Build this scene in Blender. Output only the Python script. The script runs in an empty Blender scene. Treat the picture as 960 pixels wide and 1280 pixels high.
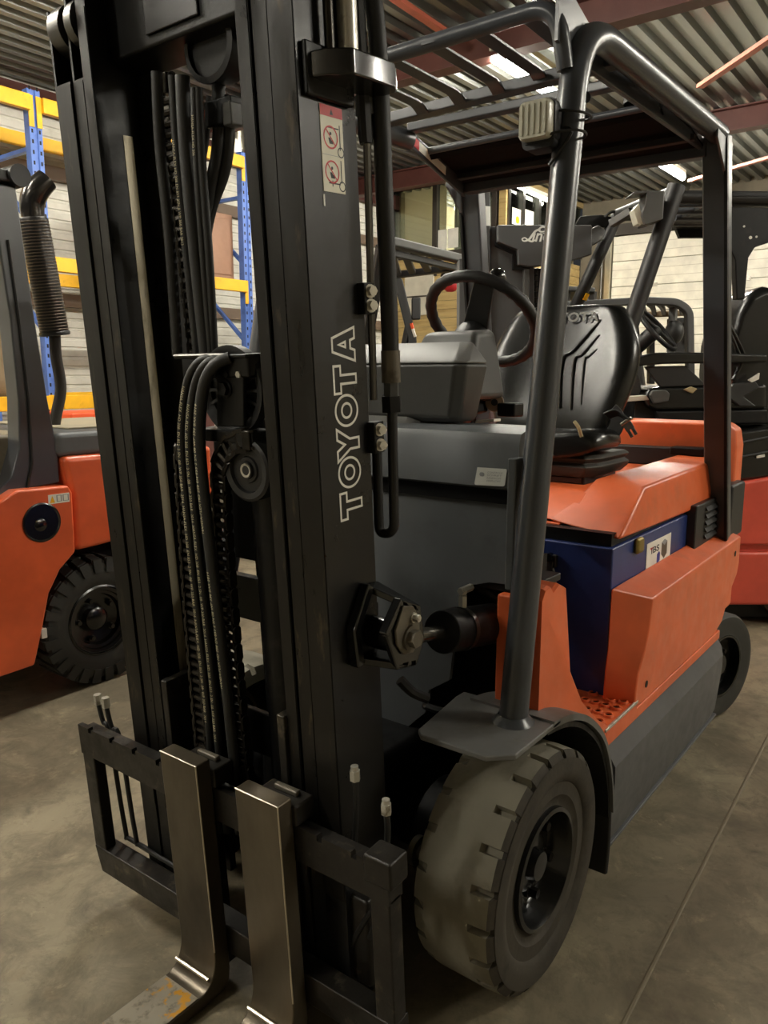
import bpy, math, random
from mathutils import Vector, Matrix, Quaternion
random.seed(7)
PI = math.pi
V = Vector
scene = bpy.context.scene
COL = scene.collection

# ---------------------------------------------------------------- camera
FPX = 985.0                       # focal length in pixels of the 960 x 1280 frame
PITCH, YAW = math.radians(9.95), math.radians(37.2)
EYE = V((1.59, 1.33, 1.45))
D_ = V((-math.cos(YAW), -math.sin(YAW), 0)); R_ = V((-math.sin(YAW), math.cos(YAW), 0)); U_ = V((0, 0, 1))
FW = D_ * math.cos(PITCH) - U_ * math.sin(PITCH)
UP = U_ * math.cos(PITCH) + D_ * math.sin(PITCH)
camd = bpy.data.cameras.new('camera'); cam = bpy.data.objects.new('camera', camd); COL.objects.link(cam)
camd.sensor_fit = 'VERTICAL'; camd.sensor_height = 32.0; camd.sensor_width = 24.0
camd.lens = FPX / 1280.0 * 32.0
camd.clip_start = 0.05; camd.clip_end = 100
m = Matrix((R_, UP, -FW)).transposed().to_4x4(); m.translation = EYE
cam.matrix_world = m
scene.camera = cam

# ---------------------------------------------------------------- world, exposure
w = bpy.data.worlds.new('hall_air'); scene.world = w; w.use_nodes = True
w.node_tree.nodes['Background'].inputs[0].default_value = (0.9, 0.95, 1.0, 1)
w.node_tree.nodes['Background'].inputs[1].default_value = 0.015
scene.view_settings.view_transform = 'Standard'; scene.view_settings.look = 'None'
scene.view_settings.gamma = 1.0; scene.view_settings.use_curve_mapping = False
scene.view_settings.exposure = 0.85
TUBE_STRENGTH = 120.0            # radiance of the lit fluorescent tubes, the only lamps of the hall
TUBE_RGB = (1.0, 0.95, 0.83, 1)

# ---------------------------------------------------------------- measuring helpers (pixel of the photograph + a plane -> point of the place)
def ray(p): return FW * FPX + R_ * (p[0] - 480.0) - UP * (p[1] - 640.0)
def onz(p, z): v = ray(p); return EYE + v * ((z - EYE.z) / v.z)
def onx(p, x): v = ray(p); return EYE + v * ((x - EYE.x) / v.x)
def ony(p, y): v = ray(p); return EYE + v * ((y - EYE.y) / v.y)
def ond(p, d): v = ray(p); return EYE + v * (d / v.dot(D_))
def onp(p, P0, n): v = ray(p); n = V(n); return EYE + v * ((V(P0) - EYE).dot(n) / v.dot(n))
TILT = math.radians(3.8)          # the mast leans forward a little
M0 = V((0.30, 0, 0)); EX = V((math.cos(TILT), 0, -math.sin(TILT))); EZ = V((math.sin(TILT), 0, math.cos(TILT)))
def ML(p): return M0 + EX * p[0] + V((0, p[1], 0)) + EZ * p[2]
def mloc(P): q = P - M0; return V((q.dot(EX), q.y, q.dot(EZ)))
def mx(p, x):
    v = ray(p); t = (x - (EYE - M0).dot(EX)) / v.dot(EX); return mloc(EYE + v * t)
def my(p, y): return mloc(ony(p, y))

# ---------------------------------------------------------------- objects
ROOTM = {}
def thing(name, label, cat, loc=(0, 0, 0), rotz=0.0, group=None):
    o = bpy.data.objects.new(name, None); COL.objects.link(o)
    o.empty_display_size = 0.1
    o.location = loc; o.rotation_euler = (0, 0, rotz); o['label'] = label; o['category'] = cat
    if group: o['group'] = group
    ROOTM[o] = (Matrix.Translation(V(loc)) @ Matrix.Rotation(rotz, 4, 'Z')).inverted()
    return o
def tag(o, label, cat, group=None):
    o['label'] = label; o['category'] = cat
    if group: o['group'] = group
    return o
def rootm(p):
    while p is not None:
        if p in ROOTM: return ROOTM[p]
        p = p.parent
    return Matrix.Identity(4)
def link(name, me, parent=None, label=None, kind=None):
    o = bpy.data.objects.new(name, me); COL.objects.link(o)
    if parent is not None: o.parent = parent
    if label: o['label'] = label
    if kind: o['kind'] = kind
    return o

class MB:
    """collects shapes; build() links them as ONE mesh object"""
    def __init__(s, tf=None): s.v = []; s.f = []; s.tf = tf
    def add(s, vs, fs):
        b = len(s.v)
        for p in vs: s.v.append(s.tf(p) if s.tf else V(p))
        for f in fs: s.f.append(tuple(i + b for i in f))
        return s
    def box(s, a, b):
        x0, y0, z0 = a; x1, y1, z1 = b
        if x0 > x1: x0, x1 = x1, x0
        if y0 > y1: y0, y1 = y1, y0
        if z0 > z1: z0, z1 = z1, z0
        return s.hexa([(x0, y0, z0), (x1, y0, z0), (x1, y1, z0), (x0, y1, z0)], [(x0, y0, z1), (x1, y0, z1), (x1, y1, z1), (x0, y1, z1)])
    def obox(s, c, ax, ay, az):
        c = V(c); ax = V(ax); ay = V(ay); az = V(az)
        q = [(-1, -1), (1, -1), (1, 1), (-1, 1)]
        return s.hexa([c + ax * i + ay * j - az for i, j in q], [c + ax * i + ay * j + az for i, j in q])
    def hexa(s, lo, hi):
        return s.add(list(lo) + list(hi), [(3, 2, 1, 0), (4, 5, 6, 7), (0, 1, 5, 4), (1, 2, 6, 5), (2, 3, 7, 6), (3, 0, 4, 7)])
    def prism(s, poly, ext):
        n = len(poly); e = V(ext); p = [V(q) for q in poly]
        return s.add(p + [q + e for q in p], [tuple(range(n))[::-1], tuple(range(n, 2 * n))] + [(i, (i + 1) % n, n + (i + 1) % n, n + i) for i in range(n)])
    def loft(s, secs, close=True, cap=True):
        n = len(secs[0]); vs = [V(p) for c in secs for p in c]; fs = []
        for k in range(len(secs) - 1):
            for i in range(n if close else n - 1):
                j = (i + 1) % n; fs.append((k * n + i, k * n + j, (k + 1) * n + j, (k + 1) * n + i))
        if cap and close:
            fs.append(tuple(range(n))[::-1]); fs.append(tuple((len(secs) - 1) * n + i for i in range(n)))
        return s.add(vs, fs)
    def sweep(s, path, prof, up=None, closed=False, cap=True):
        """prof: list of (a,b) offsets along (side, up) frames; path: points; radii scale via prof callable"""
        P = [V(p) for p in path]; n = len(P); T = []
        for i in range(n):
            if closed: t = P[(i + 1) % n] - P[i - 1]
            else: t = P[min(i + 1, n - 1)] - P[max(i - 1, 0)]
            T.append(t.normalized())
        if up is None:
            u = V((0, 0, 1)) if abs(T[0].z) < 0.9 else V((1, 0, 0))
        else: u = V(up)
        u = (u - T[0] * u.dot(T[0])).normalized(); secs = []
        for i in range(n):
            if i:
                q = T[i - 1].rotation_difference(T[i]); u = q @ u
                if up is not None:
                    w = V(up) - T[i] * V(up).dot(T[i])
                    if w.length > 0.2: u = w.normalized()
                u = (u - T[i] * u.dot(T[i])).normalized()
            sd = T[i].cross(u); pr = prof(i) if callable(prof) else prof
            secs.append([P[i] + sd * a + u * b for a, b in pr])
        if closed: secs.append(secs[0]); cap = False
        return s.loft(secs, True, cap)
    def tube(s, path, r, n=10, closed=False, up=None):
        rr = (lambda i: r[i]) if isinstance(r, (list, tuple)) else (lambda i: r)
        return s.sweep(path, lambda i: [(rr(i) * math.cos(2 * PI * k / n), rr(i) * math.sin(2 * PI * k / n)) for k in range(n)], up, closed)
    def bar(s, path, wdt, hgt, up=None):
        a, b = wdt / 2, hgt / 2
        return s.sweep(path, [(-a, -b), (a, -b), (a, b), (-a, b)], up)
    def cyl(s, a, b, r, n=16, r2=None): return s.tube([a, b], [r, r if r2 is None else r2], n)
    def lathe(s, prof, o, ax, n=32, cap=False, ang0=0.0):
        """prof: (radius, height along axis)"""
        ax = V(ax).normalized(); u = ax.orthogonal().normalized(); w = ax.cross(u); o = V(o)
        secs = [[o + ax * h + (u * math.cos(ang0 + 2 * PI * k / n) + w * math.sin(ang0 + 2 * PI * k / n)) * r for k in range(n)] for r, h in prof]
        return s.loft(secs, True, cap)
    def ball(s, c, r, n=12, sc=(1, 1, 1)):
        c = V(c); secs = []
        for i in range(1, n):
            t = PI * i / n
            secs.append([c + V((r * sc[0] * math.sin(t) * math.cos(2 * PI * k / (2 * n)), r * sc[1] * math.sin(t) * math.sin(2 * PI * k / (2 * n)), -r * sc[2] * math.cos(t))) for k in range(2 * n)])
        return s.loft(secs)
    def quad(s, a, b, c, d): return s.add([a, b, c, d], [(0, 1, 2, 3)])
    def build(s, name, mt, parent=None, bev=0, smooth=38, label=None, kind=None, seg=2, sub=0, raw=False):
        Mi = rootm(parent); me = bpy.data.meshes.new(name)
        me.from_pydata([tuple(p if raw else Mi @ V(p)) for p in s.v], [], s.f)
        me.materials.append(mt); me.update()
        import bmesh
        bm = bmesh.new(); bm.from_mesh(me); bmesh.ops.remove_doubles(bm, verts=bm.verts, dist=1e-6)
        bmesh.ops.recalc_face_normals(bm, faces=bm.faces); bm.to_mesh(me); bm.free()
        if smooth:
            me.polygons.foreach_set('use_smooth', [True] * len(me.polygons))
            if not bev and not sub: me.set_sharp_from_angle(angle=math.radians(smooth))
        o = link(name, me, parent, label, kind)
        if bev:
            md = o.modifiers.new('bevel', 'BEVEL'); md.width = bev; md.segments = seg; md.limit_method = 'ANGLE'; md.angle_limit = math.radians(35)
            md.harden_normals = True
        if sub:
            md = o.modifiers.new('sub', 'SUBSURF'); md.levels = sub; md.render_levels = sub
        return o

def fillet(pts, r, n=6):
    P = [V(p) for p in pts]; out = [P[0]]
    for i in range(1, len(P) - 1):
        a = (P[i - 1] - P[i]); b = (P[i + 1] - P[i]); ri = r[i - 1] if isinstance(r, (list, tuple)) else r
        d = min(ri, a.length * 0.49, b.length * 0.49); A = P[i] + a.normalized() * d; B = P[i] + b.normalized() * d
        for k in range(n + 1):
            t = k / n; out.append(A * (1 - t) ** 2 + P[i] * 2 * t * (1 - t) + B * t * t)
    out.append(P[-1]); return out
def ease(pts, n=5):
    """Catmull-Rom through the points"""
    P = [V(p) for p in pts]; out = []
    for i in range(len(P) - 1):
        p0 = P[max(i - 1, 0)]; p1 = P[i]; p2 = P[i + 1]; p3 = P[min(i + 2, len(P) - 1)]
        for k in range(n):
            t = k / n
            out.append(0.5 * ((2 * p1) + (p2 - p0) * t + (2 * p0 - 5 * p1 + 4 * p2 - p3) * t * t + (3 * p1 - p0 - 3 * p2 + p3) * t ** 3))
    out.append(P[-1]); return out
def circle(c, u, w, r, n=24, r2=None):
    c = V(c); u = V(u); w = V(w); r2 = r if r2 is None else r2
    return [c + u * r * math.cos(2 * PI * k / n) + w * r2 * math.sin(2 * PI * k / n) for k in range(n)]
def ribbon2(poly, wd):
    """closed 2-D outline drawn as a strip of width wd: (verts2d, faces)"""
    n = len(poly); A = []; B = []
    for i in range(n):
        p = V(poly[i]).to_2d(); a = (p - V(poly[i - 1]).to_2d()); b = (V(poly[(i + 1) % n]).to_2d() - p)
        a.normalize(); b.normalize(); na = V((-a.y, a.x)); nb = V((-b.y, b.x)); mm = na + nb
        if mm.length < 1e-4: mm = na
        mm.normalize(); k = min(1.0 / max(0.35, mm.dot(na)), 2.2) * wd / 2
        A.append(p + mm * k); B.append(p - mm * k)
    return A + B, [(i, (i + 1) % n, n + (i + 1) % n, n + i) for i in range(n)]
def text2(s, size=1.0, shear=0.0, spacing=1.0, bold=0.0):
    c = bpy.data.curves.new('lettering', 'FONT'); c.body = s; c.size = size; c.shear = shear; c.space_character = spacing; c.offset = bold
    c.resolution_u = 3; c.fill_mode = 'FRONT'
    o = bpy.data.objects.new('lettering', c); COL.objects.link(o)
    dg = bpy.context.evaluated_depsgraph_get()
    me = bpy.data.meshes.new_from_object(o.evaluated_get(dg))
    vs = [(v.co.x, v.co.y) for v in me.vertices]; fs = [tuple(p.vertices) for p in me.polygons]
    bpy.data.objects.remove(o); bpy.data.curves.remove(c); bpy.data.meshes.remove(me)
    if vs:
        x0 = min(v[0] for v in vs); x1 = max(v[0] for v in vs); y0 = min(v[1] for v in vs); y1 = max(v[1] for v in vs)
    else: x0 = x1 = y0 = y1 = 0
    return vs, fs, (x0, y0, x1, y1)
def text_box(mb, s, O, u, v, wd, ht, **k):
    """letters stretched into the box O + a u + b v, a<=wd, b<=ht (u, v unit vectors)"""
    vs, fs, (x0, y0, x1, y1) = text2(s, **k); O = V(O); u = V(u); v = V(v)
    mb.add([O + u * ((a - x0) / (x1 - x0) * wd) + v * ((b - y0) / (y1 - y0) * ht) for a, b in vs], fs); return mb
def along(path):
    P = [V(p) for p in path]; L = [0.0]
    for i in range(1, len(P)): L.append(L[-1] + (P[i] - P[i - 1]).length)
    def at(s):
        s = max(0.0, min(s, L[-1] - 1e-6))
        for i in range(1, len(P)):
            if s <= L[i]:
                t = (s - L[i - 1]) / max(L[i] - L[i - 1], 1e-9); return P[i - 1].lerp(P[i], t), (P[i] - P[i - 1]).normalized()
        return P[-1], (P[-1] - P[-2]).normalized()
    return at, L[-1]

# ---------------------------------------------------------------- materials
def S(r, g, b):
    f = lambda c: (c / 255 / 12.92) if c / 255 <= 0.04045 else ((c / 255 + 0.055) / 1.055) ** 2.4
    return (f(r), f(g), f(b), 1)
def mat(name, col, rough=0.5, metal=0.0, wear=None, bump=None, coat=0.0, scale=6.0, rvar=0.0, emit=None, stretch=None, alpha=None):
    """wear = (colour, low, high, noise scale): second colour shows where a noise passes low..high; bump = (scale, strength)"""
    mt = bpy.data.materials.new(name); mt.use_nodes = True; nt = mt.node_tree; N = nt.nodes; Lk = nt.links
    b = N['Principled BSDF']; b.inputs['Base Color'].default_value = col; b.inputs['Roughness'].default_value = rough; b.inputs['Metallic'].default_value = metal
    if coat: b.inputs['Coat Weight'].default_value = coat; b.inputs['Coat Roughness'].default_value = 0.25
    if emit: b.inputs['Emission Color'].default_value = emit[0]; b.inputs['Emission Strength'].default_value = emit[1]
    tc = N.new('ShaderNodeTexCoord'); src = tc.outputs['Object']
    if stretch:
        mp = N.new('ShaderNodeMapping'); mp.inputs['Scale'].default_value = stretch; Lk.new(src, mp.inputs[0]); src = mp.outputs[0]
    def noise(sc, det=5.0, ro=0.6):
        n = N.new('ShaderNodeTexNoise'); n.inputs['Scale'].default_value = sc; n.inputs['Detail'].default_value = det; n.inputs['Roughness'].default_value = ro
        Lk.new(src, n.inputs['Vector']); return n.outputs['Fac']
    cur = None
    # slow tone variation of the surface itself
    mr = N.new('ShaderNodeMapRange'); mr.inputs['From Min'].default_value = 0.3; mr.inputs['From Max'].default_value = 0.7
    mr.inputs['To Min'].default_value = 0.88; mr.inputs['To Max'].default_value = 1.1; Lk.new(noise(scale, 3), mr.inputs[0])
    mu = N.new('ShaderNodeMix'); mu.data_type = 'RGBA'; mu.blend_type = 'MULTIPLY'; mu.inputs[0].default_value = 1.0
    mu.inputs['A'].default_value = col; Lk.new(mr.outputs[0], mu.inputs['B']); cur = mu.outputs['Result']
    ws = wear if isinstance(wear, list) else ([wear] if wear else [])
    for wc, lo, hi, sc in ws:
        r = N.new('ShaderNodeMapRange'); r.inputs['From Min'].default_value = lo; r.inputs['From Max'].default_value = hi; Lk.new(noise(sc, 7, 0.65), r.inputs[0])
        mi = N.new('ShaderNodeMix'); mi.data_type = 'RGBA'; Lk.new(r.outputs[0], mi.inputs[0]); Lk.new(cur, mi.inputs['A']); mi.inputs['B'].default_value = wc; cur = mi.outputs['Result']
    Lk.new(cur, b.inputs['Base Color'])
    if rvar:
        r = N.new('ShaderNodeMapRange'); r.inputs['From Min'].default_value = 0.35; r.inputs['From Max'].default_value = 0.65
        r.inputs['To Min'].default_value = max(0.03, rough - rvar); r.inputs['To Max'].default_value = min(1, rough + rvar); Lk.new(noise(scale * 3, 5), r.inputs[0]); Lk.new(r.outputs[0], b.inputs['Roughness'])
    if bump:
        bp = N.new('ShaderNodeBump'); bp.inputs['Strength'].default_value = bump[1]; bp.inputs['Distance'].default_value = 0.004
        Lk.new(noise(bump[0], 4), bp.inputs['Height']); Lk.new(bp.outputs[0], b.inputs['Normal'])
    if alpha is not None:
        b.inputs['Transmission Weight'].default_value = alpha
    return mt
K = {}
K['mast'] = mat('mast_paint', S(15, 15, 14), 0.38, 0.0, [(S(70, 62, 50), 0.66, 0.78, 14), (S(13, 13, 12), 0.55, 0.68, 3)], rvar=0.12, scale=3, bump=(60, 0.08))
K['mastface'] = mat('mast_face_paint', S(21, 21, 22), 0.34, 0.0, [(S(46, 45, 43), 0.64, 0.8, 7), (S(120, 114, 100), 0.74, 0.77, 30)], rvar=0.1, scale=2, bump=(50, 0.05))
K['flange'] = mat('worn_flange_steel', S(27, 25, 22), 0.38, 0.2, [(S(88, 76, 58), 0.60, 0.76, 22), (S(18, 17, 16), 0.52, 0.66, 5)], rvar=0.12, scale=4, stretch=(1, 1, 0.25), bump=(40, 0.1))
K['track'] = mat('track_steel_sheen', S(205, 195, 168), 0.45, 0.3, [(S(90, 78, 58), 0.5, 0.7, 20)], stretch=(1, 1, 0.2))  # worn track steel, its pale colour also paints the reflected light
K['black'] = mat('black_iron', S(15, 15, 15), 0.45, 0.0, [(S(48, 44, 38), 0.6, 0.78, 12)], rvar=0.1, bump=(60, 0.1))
K['matt'] = mat('matt_black_sheet', S(13, 13, 13), 0.85)
K['matt'].node_tree.nodes['Principled BSDF'].inputs['Specular IOR Level'].default_value = 0.15
K['gloss'] = mat('black_enamel', S(14, 14, 14), 0.16, 0.0, coat=0.6, bump=(25, 0.06))
K['hose'] = mat('hose_rubber', S(30, 30, 29), 0.55, 0, bump=(200, 0.15))
K['print'] = mat('hose_print', S(196, 184, 150), 0.7)
K['chain'] = mat('oiled_chain', S(46, 42, 36), 0.32, 0.7, [(S(20, 19, 17), 0.5, 0.7, 30)])
K['carriage'] = mat('carriage_steel', S(36, 33, 29), 0.42, 0.3, [(S(92, 84, 70), 0.58, 0.72, 16), (S(24, 22, 20), 0.55, 0.7, 6)], rvar=0.12, bump=(60, 0.15))
K['fork'] = mat('fork_steel', S(104, 95, 80), 0.36, 0.65, [(S(62, 55, 46), 0.42, 0.75, 3), (S(150, 138, 116), 0.70, 0.85, 24)], rvar=0.08, scale=3, stretch=(1, 1, .4), bump=(60, 0.04))
K['blade'] = mat('fork_blade_steel', S(158, 150, 134), 0.42, 0.35, [(S(108, 102, 90), 0.52, 0.66, 26), (S(206, 150, 48), 0.565, 0.61, 14)], rvar=0.15, bump=(40, 0.1))
K['edge'] = mat('polished_edge_highlight', S(205, 196, 178), 0.3, 0.9)
for k_ in ('mast', 'black', 'flange', 'mastface'): K[k_].node_tree.nodes['Principled BSDF'].inputs['Specular IOR Level'].default_value = .5 if k_ == 'mastface' else .3
K['zinc'] = mat('zinc_bolt', S(206, 203, 192), 0.32, 0.6, [(S(120, 108, 84), 0.55, 0.7, 40)])
K['chrome'] = mat('chrome_rod', S(205, 200, 188), 0.18, 1.0)
K['cast'] = mat('cast_plate', S(108, 102, 90), 0.5, 0.5, [(S(70, 64, 54), 0.5, 0.7, 20)])
K['grey'] = mat('truck_grey_paint', S(92, 95, 97), 0.42, 0.0, [(S(78, 80, 80), 0.55, 0.72, 4)], rvar=0.08, scale=3, bump=(70, 0.05))
K['guard'] = mat('guard_grey_paint', S(68, 71, 76), 0.30, 0.0, scale=3, coat=0.15)
K['fender'] = mat('fender_grey_paint', S(104, 104, 102), 0.5, 0.0, [(S(84, 80, 72), 0.5, 0.7, 7), (S(128, 122, 110), 0.66, 0.8, 16)], bump=(50, 0.06))
K['skirt'] = mat('skirt_grey_paint', S(86, 87, 89), 0.45, 0.0, [(S(135, 135, 132), 0.76, 0.8, 22)], rvar=0.05, bump=(60, 0.06))
K['dash'] = mat('dash_plastic', S(72, 72, 70), 0.5, 0.0, bump=(300, 0.12))
K['dash2'] = mat('dash_plastic_light', S(92, 91, 87), 0.5, 0.0, bump=(300, 0.12))
K['orange'] = mat('orange_paint', S(228, 106, 56), 0.44, 0.0, [(S(204, 100, 58), 0.60, 0.78, 5)], rvar=0.08, coat=0.25, bump=(60, 0.04))
K['orange2'] = mat('orange_red_paint', S(234, 104, 58), 0.32, 0.0, coat=0.3, bump=(60, 0.04))
K['red'] = mat('red_paint', S(212, 84, 66), 0.36, 0.0, coat=0.2)
K['blue'] = mat('battery_blue_paint', S(38, 56, 116), 0.40, 0.0, [(S(30, 42, 90), 0.55, 0.75, 5)], coat=0.1)
K['tread'] = mat('worn_tread_rubber', S(136, 131, 116), 0.82, 0.0, [(S(116, 110, 96), 0.5, 0.66, 6), (S(150, 144, 128), 0.62, 0.75, 3)], bump=(90, 0.1))
K['side'] = mat('sidewall_rubber', S(64, 59, 50), 0.8, 0.0, [(S(46, 42, 36), 0.5, 0.68, 10), (S(96, 88, 74), 0.65, 0.78, 20)], bump=(80, 0.2))
K['tyre'] = mat('tyre_rubber', S(50, 50, 46), 0.72, 0.0, [(S(70, 68, 60), 0.55, 0.75, 9)], bump=(120, 0.1))
K['rim'] = mat('black_rim_paint', S(18, 18, 17), 0.22, 0.0, [(S(42, 38, 32), 0.6, 0.75, 12)], coat=0.3)
K['vinyl'] = mat('black_vinyl', S(24, 24, 23), 0.27, 0.0, bump=(220, 0.04))
K['vinyl2'] = mat('dusty_vinyl', S(54, 52, 46), 0.6, 0.0, bump=(160, 0.2))
K['foam'] = mat('torn_foam', S(176, 160, 122), 0.9)
K['plastic'] = mat('black_plastic', S(30, 30, 30), 0.5, 0.0, bump=(250, 0.15))
K['white'] = mat('white_decal', S(242, 240, 230), 0.5)
K['ink'] = mat('dark_ink', S(40, 40, 44), 0.6)
K['redink'] = mat('red_ink', S(200, 44, 50), 0.5)
K['blueink'] = mat('blue_ink', S(58, 62, 150), 0.5)
K['greyink'] = mat('grey_ink', S(150, 152, 154), 0.5)
K['cream'] = mat('cream_decal', S(238, 234, 214), 0.5)
K['silver'] = mat('silver_decal', S(224, 226, 220), 0.4)
K['yellow'] = mat('yellow_paint', S(240, 182, 24), 0.42, 0.0, [(S(206, 150, 16), 0.6, 0.75, 10)])
K['rackblue'] = mat('rack_blue_paint', S(86, 120, 196), 0.4, 0.0, [(S(66, 96, 168), 0.55, 0.7, 8)])
K['clad'] = mat('white_cladding', S(206, 204, 194), 0.55, 0.0, [(S(178, 174, 160), 0.55, 0.75, 3)])
K['deck'] = mat('galvanised_deck', S(142, 144, 140), 0.32, 0.85, scale=0.8)
K['beam'] = mat('oxide_red_beam', S(92, 52, 45), 0.55, 0.0, [(S(84, 42, 36), 0.5, 0.72, 4)])
K['girt'] = mat('brown_girt', S(108, 90, 74), 0.6, 0.0)
K['lightred'] = mat('red_lead_primer', S(204, 110, 88), 0.5)
K['door'] = mat('door_panel_white', S(238, 234, 220), 0.5, 0.0, bump=(20, 0.05))
K['wood'] = mat('pine_plank', S(190, 164, 108), 0.6, 0.0, [(S(160, 132, 80), 0.5, 0.7, 7)], stretch=(1, 0.25, 3))
K['frame'] = mat('dark_window_frame', S(56, 50, 44), 0.5)
K['board'] = mat('pale_board', S(206, 200, 184), 0.55, 0.0, [(S(180, 172, 150), 0.55, 0.8, 2)])
K['paper'] = mat('paper_sheet', S(232, 230, 220), 0.7)
K['brown'] = mat('brown_cabinet', S(122, 84, 66), 0.55, 0.0)
K['brown2'] = mat('brown_cabinet_light', S(150, 112, 88), 0.55, 0.0)
K['linde'] = mat('dark_grey_paint', S(74, 75, 76), 0.42, 0.0, scale=2)
K['amber'] = mat('amber_lens', S(240, 130, 20), 0.25, 0, emit=None)
K['lens'] = mat('lamp_glass', S(196, 194, 176), 0.18, 0.0, coat=0.5, bump=(120, 0.3))
K['duct'] = mat('galvanised_duct', S(190, 186, 172), 0.28, 0.9)
K['steelpipe'] = mat('dull_steel_pipe', S(96, 94, 90), 0.32, 0.9)
K['sleeve'] = mat('exhaust_mesh_sleeve', S(40, 38, 36), 0.4, 0.5)
K['sack'] = mat('brown_sackcloth', S(120, 104, 80), 0.9, 0, bump=(90, 0.4))
K['plasticorange'] = mat('orange_plastic', S(240, 92, 44), 0.45)
K['housing'] = mat('lamp_housing_white', S(220, 218, 208), 0.5)
tube_mat = mat('lit_tube', S(255, 250, 235), 0.4, emit=(TUBE_RGB, TUBE_STRENGTH)); K['tube'] = tube_mat
# glass of the office windows
g = bpy.data.materials.new('window_glass'); g.use_nodes = True; nt = g.node_tree
for n in list(nt.nodes): nt.nodes.remove(n)
o_ = nt.nodes.new('ShaderNodeOutputMaterial'); mx_ = nt.nodes.new('ShaderNodeMixShader'); tr_ = nt.nodes.new('ShaderNodeBsdfTransparent'); gl_ = nt.nodes.new('ShaderNodeBsdfGlossy')
gl_.inputs['Roughness'].default_value = 0.03; gl_.inputs['Color'].default_value = (0.8, 0.85, 0.8, 1); tr_.inputs['Color'].default_value = (0.85, 0.88, 0.84, 1)
fr_ = nt.nodes.new('ShaderNodeFresnel'); fr_.inputs['IOR'].default_value = 1.5
nt.links.new(fr_.outputs[0], mx_.inputs[0]); nt.links.new(tr_.outputs[0], mx_.inputs[1]); nt.links.new(gl_.outputs[0], mx_.inputs[2]); nt.links.new(mx_.outputs[0], o_.inputs[0])
K['glass'] = g
# sun-bleached blind, light passes through it
g = bpy.data.materials.new('blind_cloth'); g.use_nodes = True; nt = g.node_tree; b_ = nt.nodes['Principled BSDF']; b_.inputs['Base Color'].default_value = S(214, 206, 186); b_.inputs['Roughness'].default_value = .9
tl_ = nt.nodes.new('ShaderNodeBsdfTranslucent'); tl_.inputs['Color'].default_value = S(214, 206, 186); ms_ = nt.nodes.new('ShaderNodeMixShader')
nt.links.new(b_.outputs[0], ms_.inputs[1]); nt.links.new(tl_.outputs[0], ms_.inputs[2]); nt.links.new(ms_.outputs[0], nt.nodes['Material Output'].inputs[0]); K['blind'] = g
# concrete floor
def concrete():
    mt = bpy.data.materials.new('stained_concrete'); mt.use_nodes = True; nt = mt.node_tree; N = nt.nodes; Lk = nt.links; b = N['Principled BSDF']
    tc = N.new('ShaderNodeTexCoord')
    def noise(sc, det, ro=0.6, dist=0.0):
        n = N.new('ShaderNodeTexNoise'); n.inputs['Scale'].default_value = sc; n.inputs['Detail'].default_value = det; n.inputs['Roughness'].default_value = ro; n.inputs['Distortion'].default_value = dist
        Lk.new(tc.outputs['Object'], n.inputs['Vector']); return n.outputs['Fac']
    def mix(fac, lo, hi, A, B):
        r = N.new('ShaderNodeMapRange'); r.inputs['From Min'].default_value = lo; r.inputs['From Max'].default_value = hi; Lk.new(fac, r.inputs[0])
        mi = N.new('ShaderNodeMix'); mi.data_type = 'RGBA'; Lk.new(r.outputs[0], mi.inputs[0])
        for k, c in (('A', A), ('B', B)):
            if isinstance(c, tuple): mi.inputs[k].default_value = c
            else: Lk.new(c, mi.inputs[k])
        return mi.outputs['Result']
    c = mix(noise(1.1, 6, 0.6, 0.6), 0.35, 0.65, S(112, 103, 84), S(146, 135, 110))
    c = mix(noise(3.2, 8, 0.7, 0.8), 0.55, 0.75, c, S(164, 152, 124))
    c = mix(noise(1.3, 8, 0.7, 1.0), 0.50, 0.70, c, S(84, 74, 58))
    c = mix(noise(7.5, 9, 0.78, 0.5), 0.46, 0.70, c, S(92, 83, 66))
    c = mix(noise(10, 8, 0.75, 0.3), 0.60, 0.72, c, S(158, 146, 118))
    c = mix(noise(26, 4, 0.7), 0.62, 0.75, c, S(98, 88, 70))
    v = N.new('ShaderNodeTexVoronoi'); v.inputs['Scale'].default_value = 9; Lk.new(tc.outputs['Object'], v.inputs['Vector'])
    r = N.new('ShaderNodeMapRange'); r.inputs['From Min'].default_value = 0.30; r.inputs['From Max'].default_value = 0.22; Lk.new(v.outputs['Distance'], r.inputs[0])
    r2 = N.new('ShaderNodeMapRange'); r2.inputs['From Min'].default_value = 0.60; r2.inputs['From Max'].default_value = 0.66; Lk.new(noise(1.6, 3), r2.inputs[0])
    mm = N.new('ShaderNodeMath'); mm.operation = 'MULTIPLY'; Lk.new(r.outputs[0], mm.inputs[0]); Lk.new(r2.outputs[0], mm.inputs[1])
    m2 = N.new('ShaderNodeMath'); m2.operation = 'MULTIPLY'; Lk.new(mm.outputs[0], m2.inputs[0]); m2.inputs[1].default_value = 0.4
    mi = N.new('ShaderNodeMix'); mi.data_type = 'RGBA'; Lk.new(m2.outputs[0], mi.inputs[0]); Lk.new(c, mi.inputs['A']); mi.inputs['B'].default_value = S(128, 108, 78)
    Lk.new(mi.outputs['Result'], b.inputs['Base Color'])
    r = N.new('ShaderNodeMapRange'); r.inputs['To Min'].default_value = 0.38; r.inputs['To Max'].default_value = 0.75; Lk.new(noise(2.5, 5), r.inputs[0]); Lk.new(r.outputs[0], b.inputs['Roughness'])
    bp = N.new('ShaderNodeBump'); bp.inputs['Strength'].default_value = 0.12; bp.inputs['Distance'].default_value = 0.01; Lk.new(noise(14, 6), bp.inputs['Height']); Lk.new(bp.outputs[0], b.inputs['Normal'])
    return mt
K['concrete'] = concrete()
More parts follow.
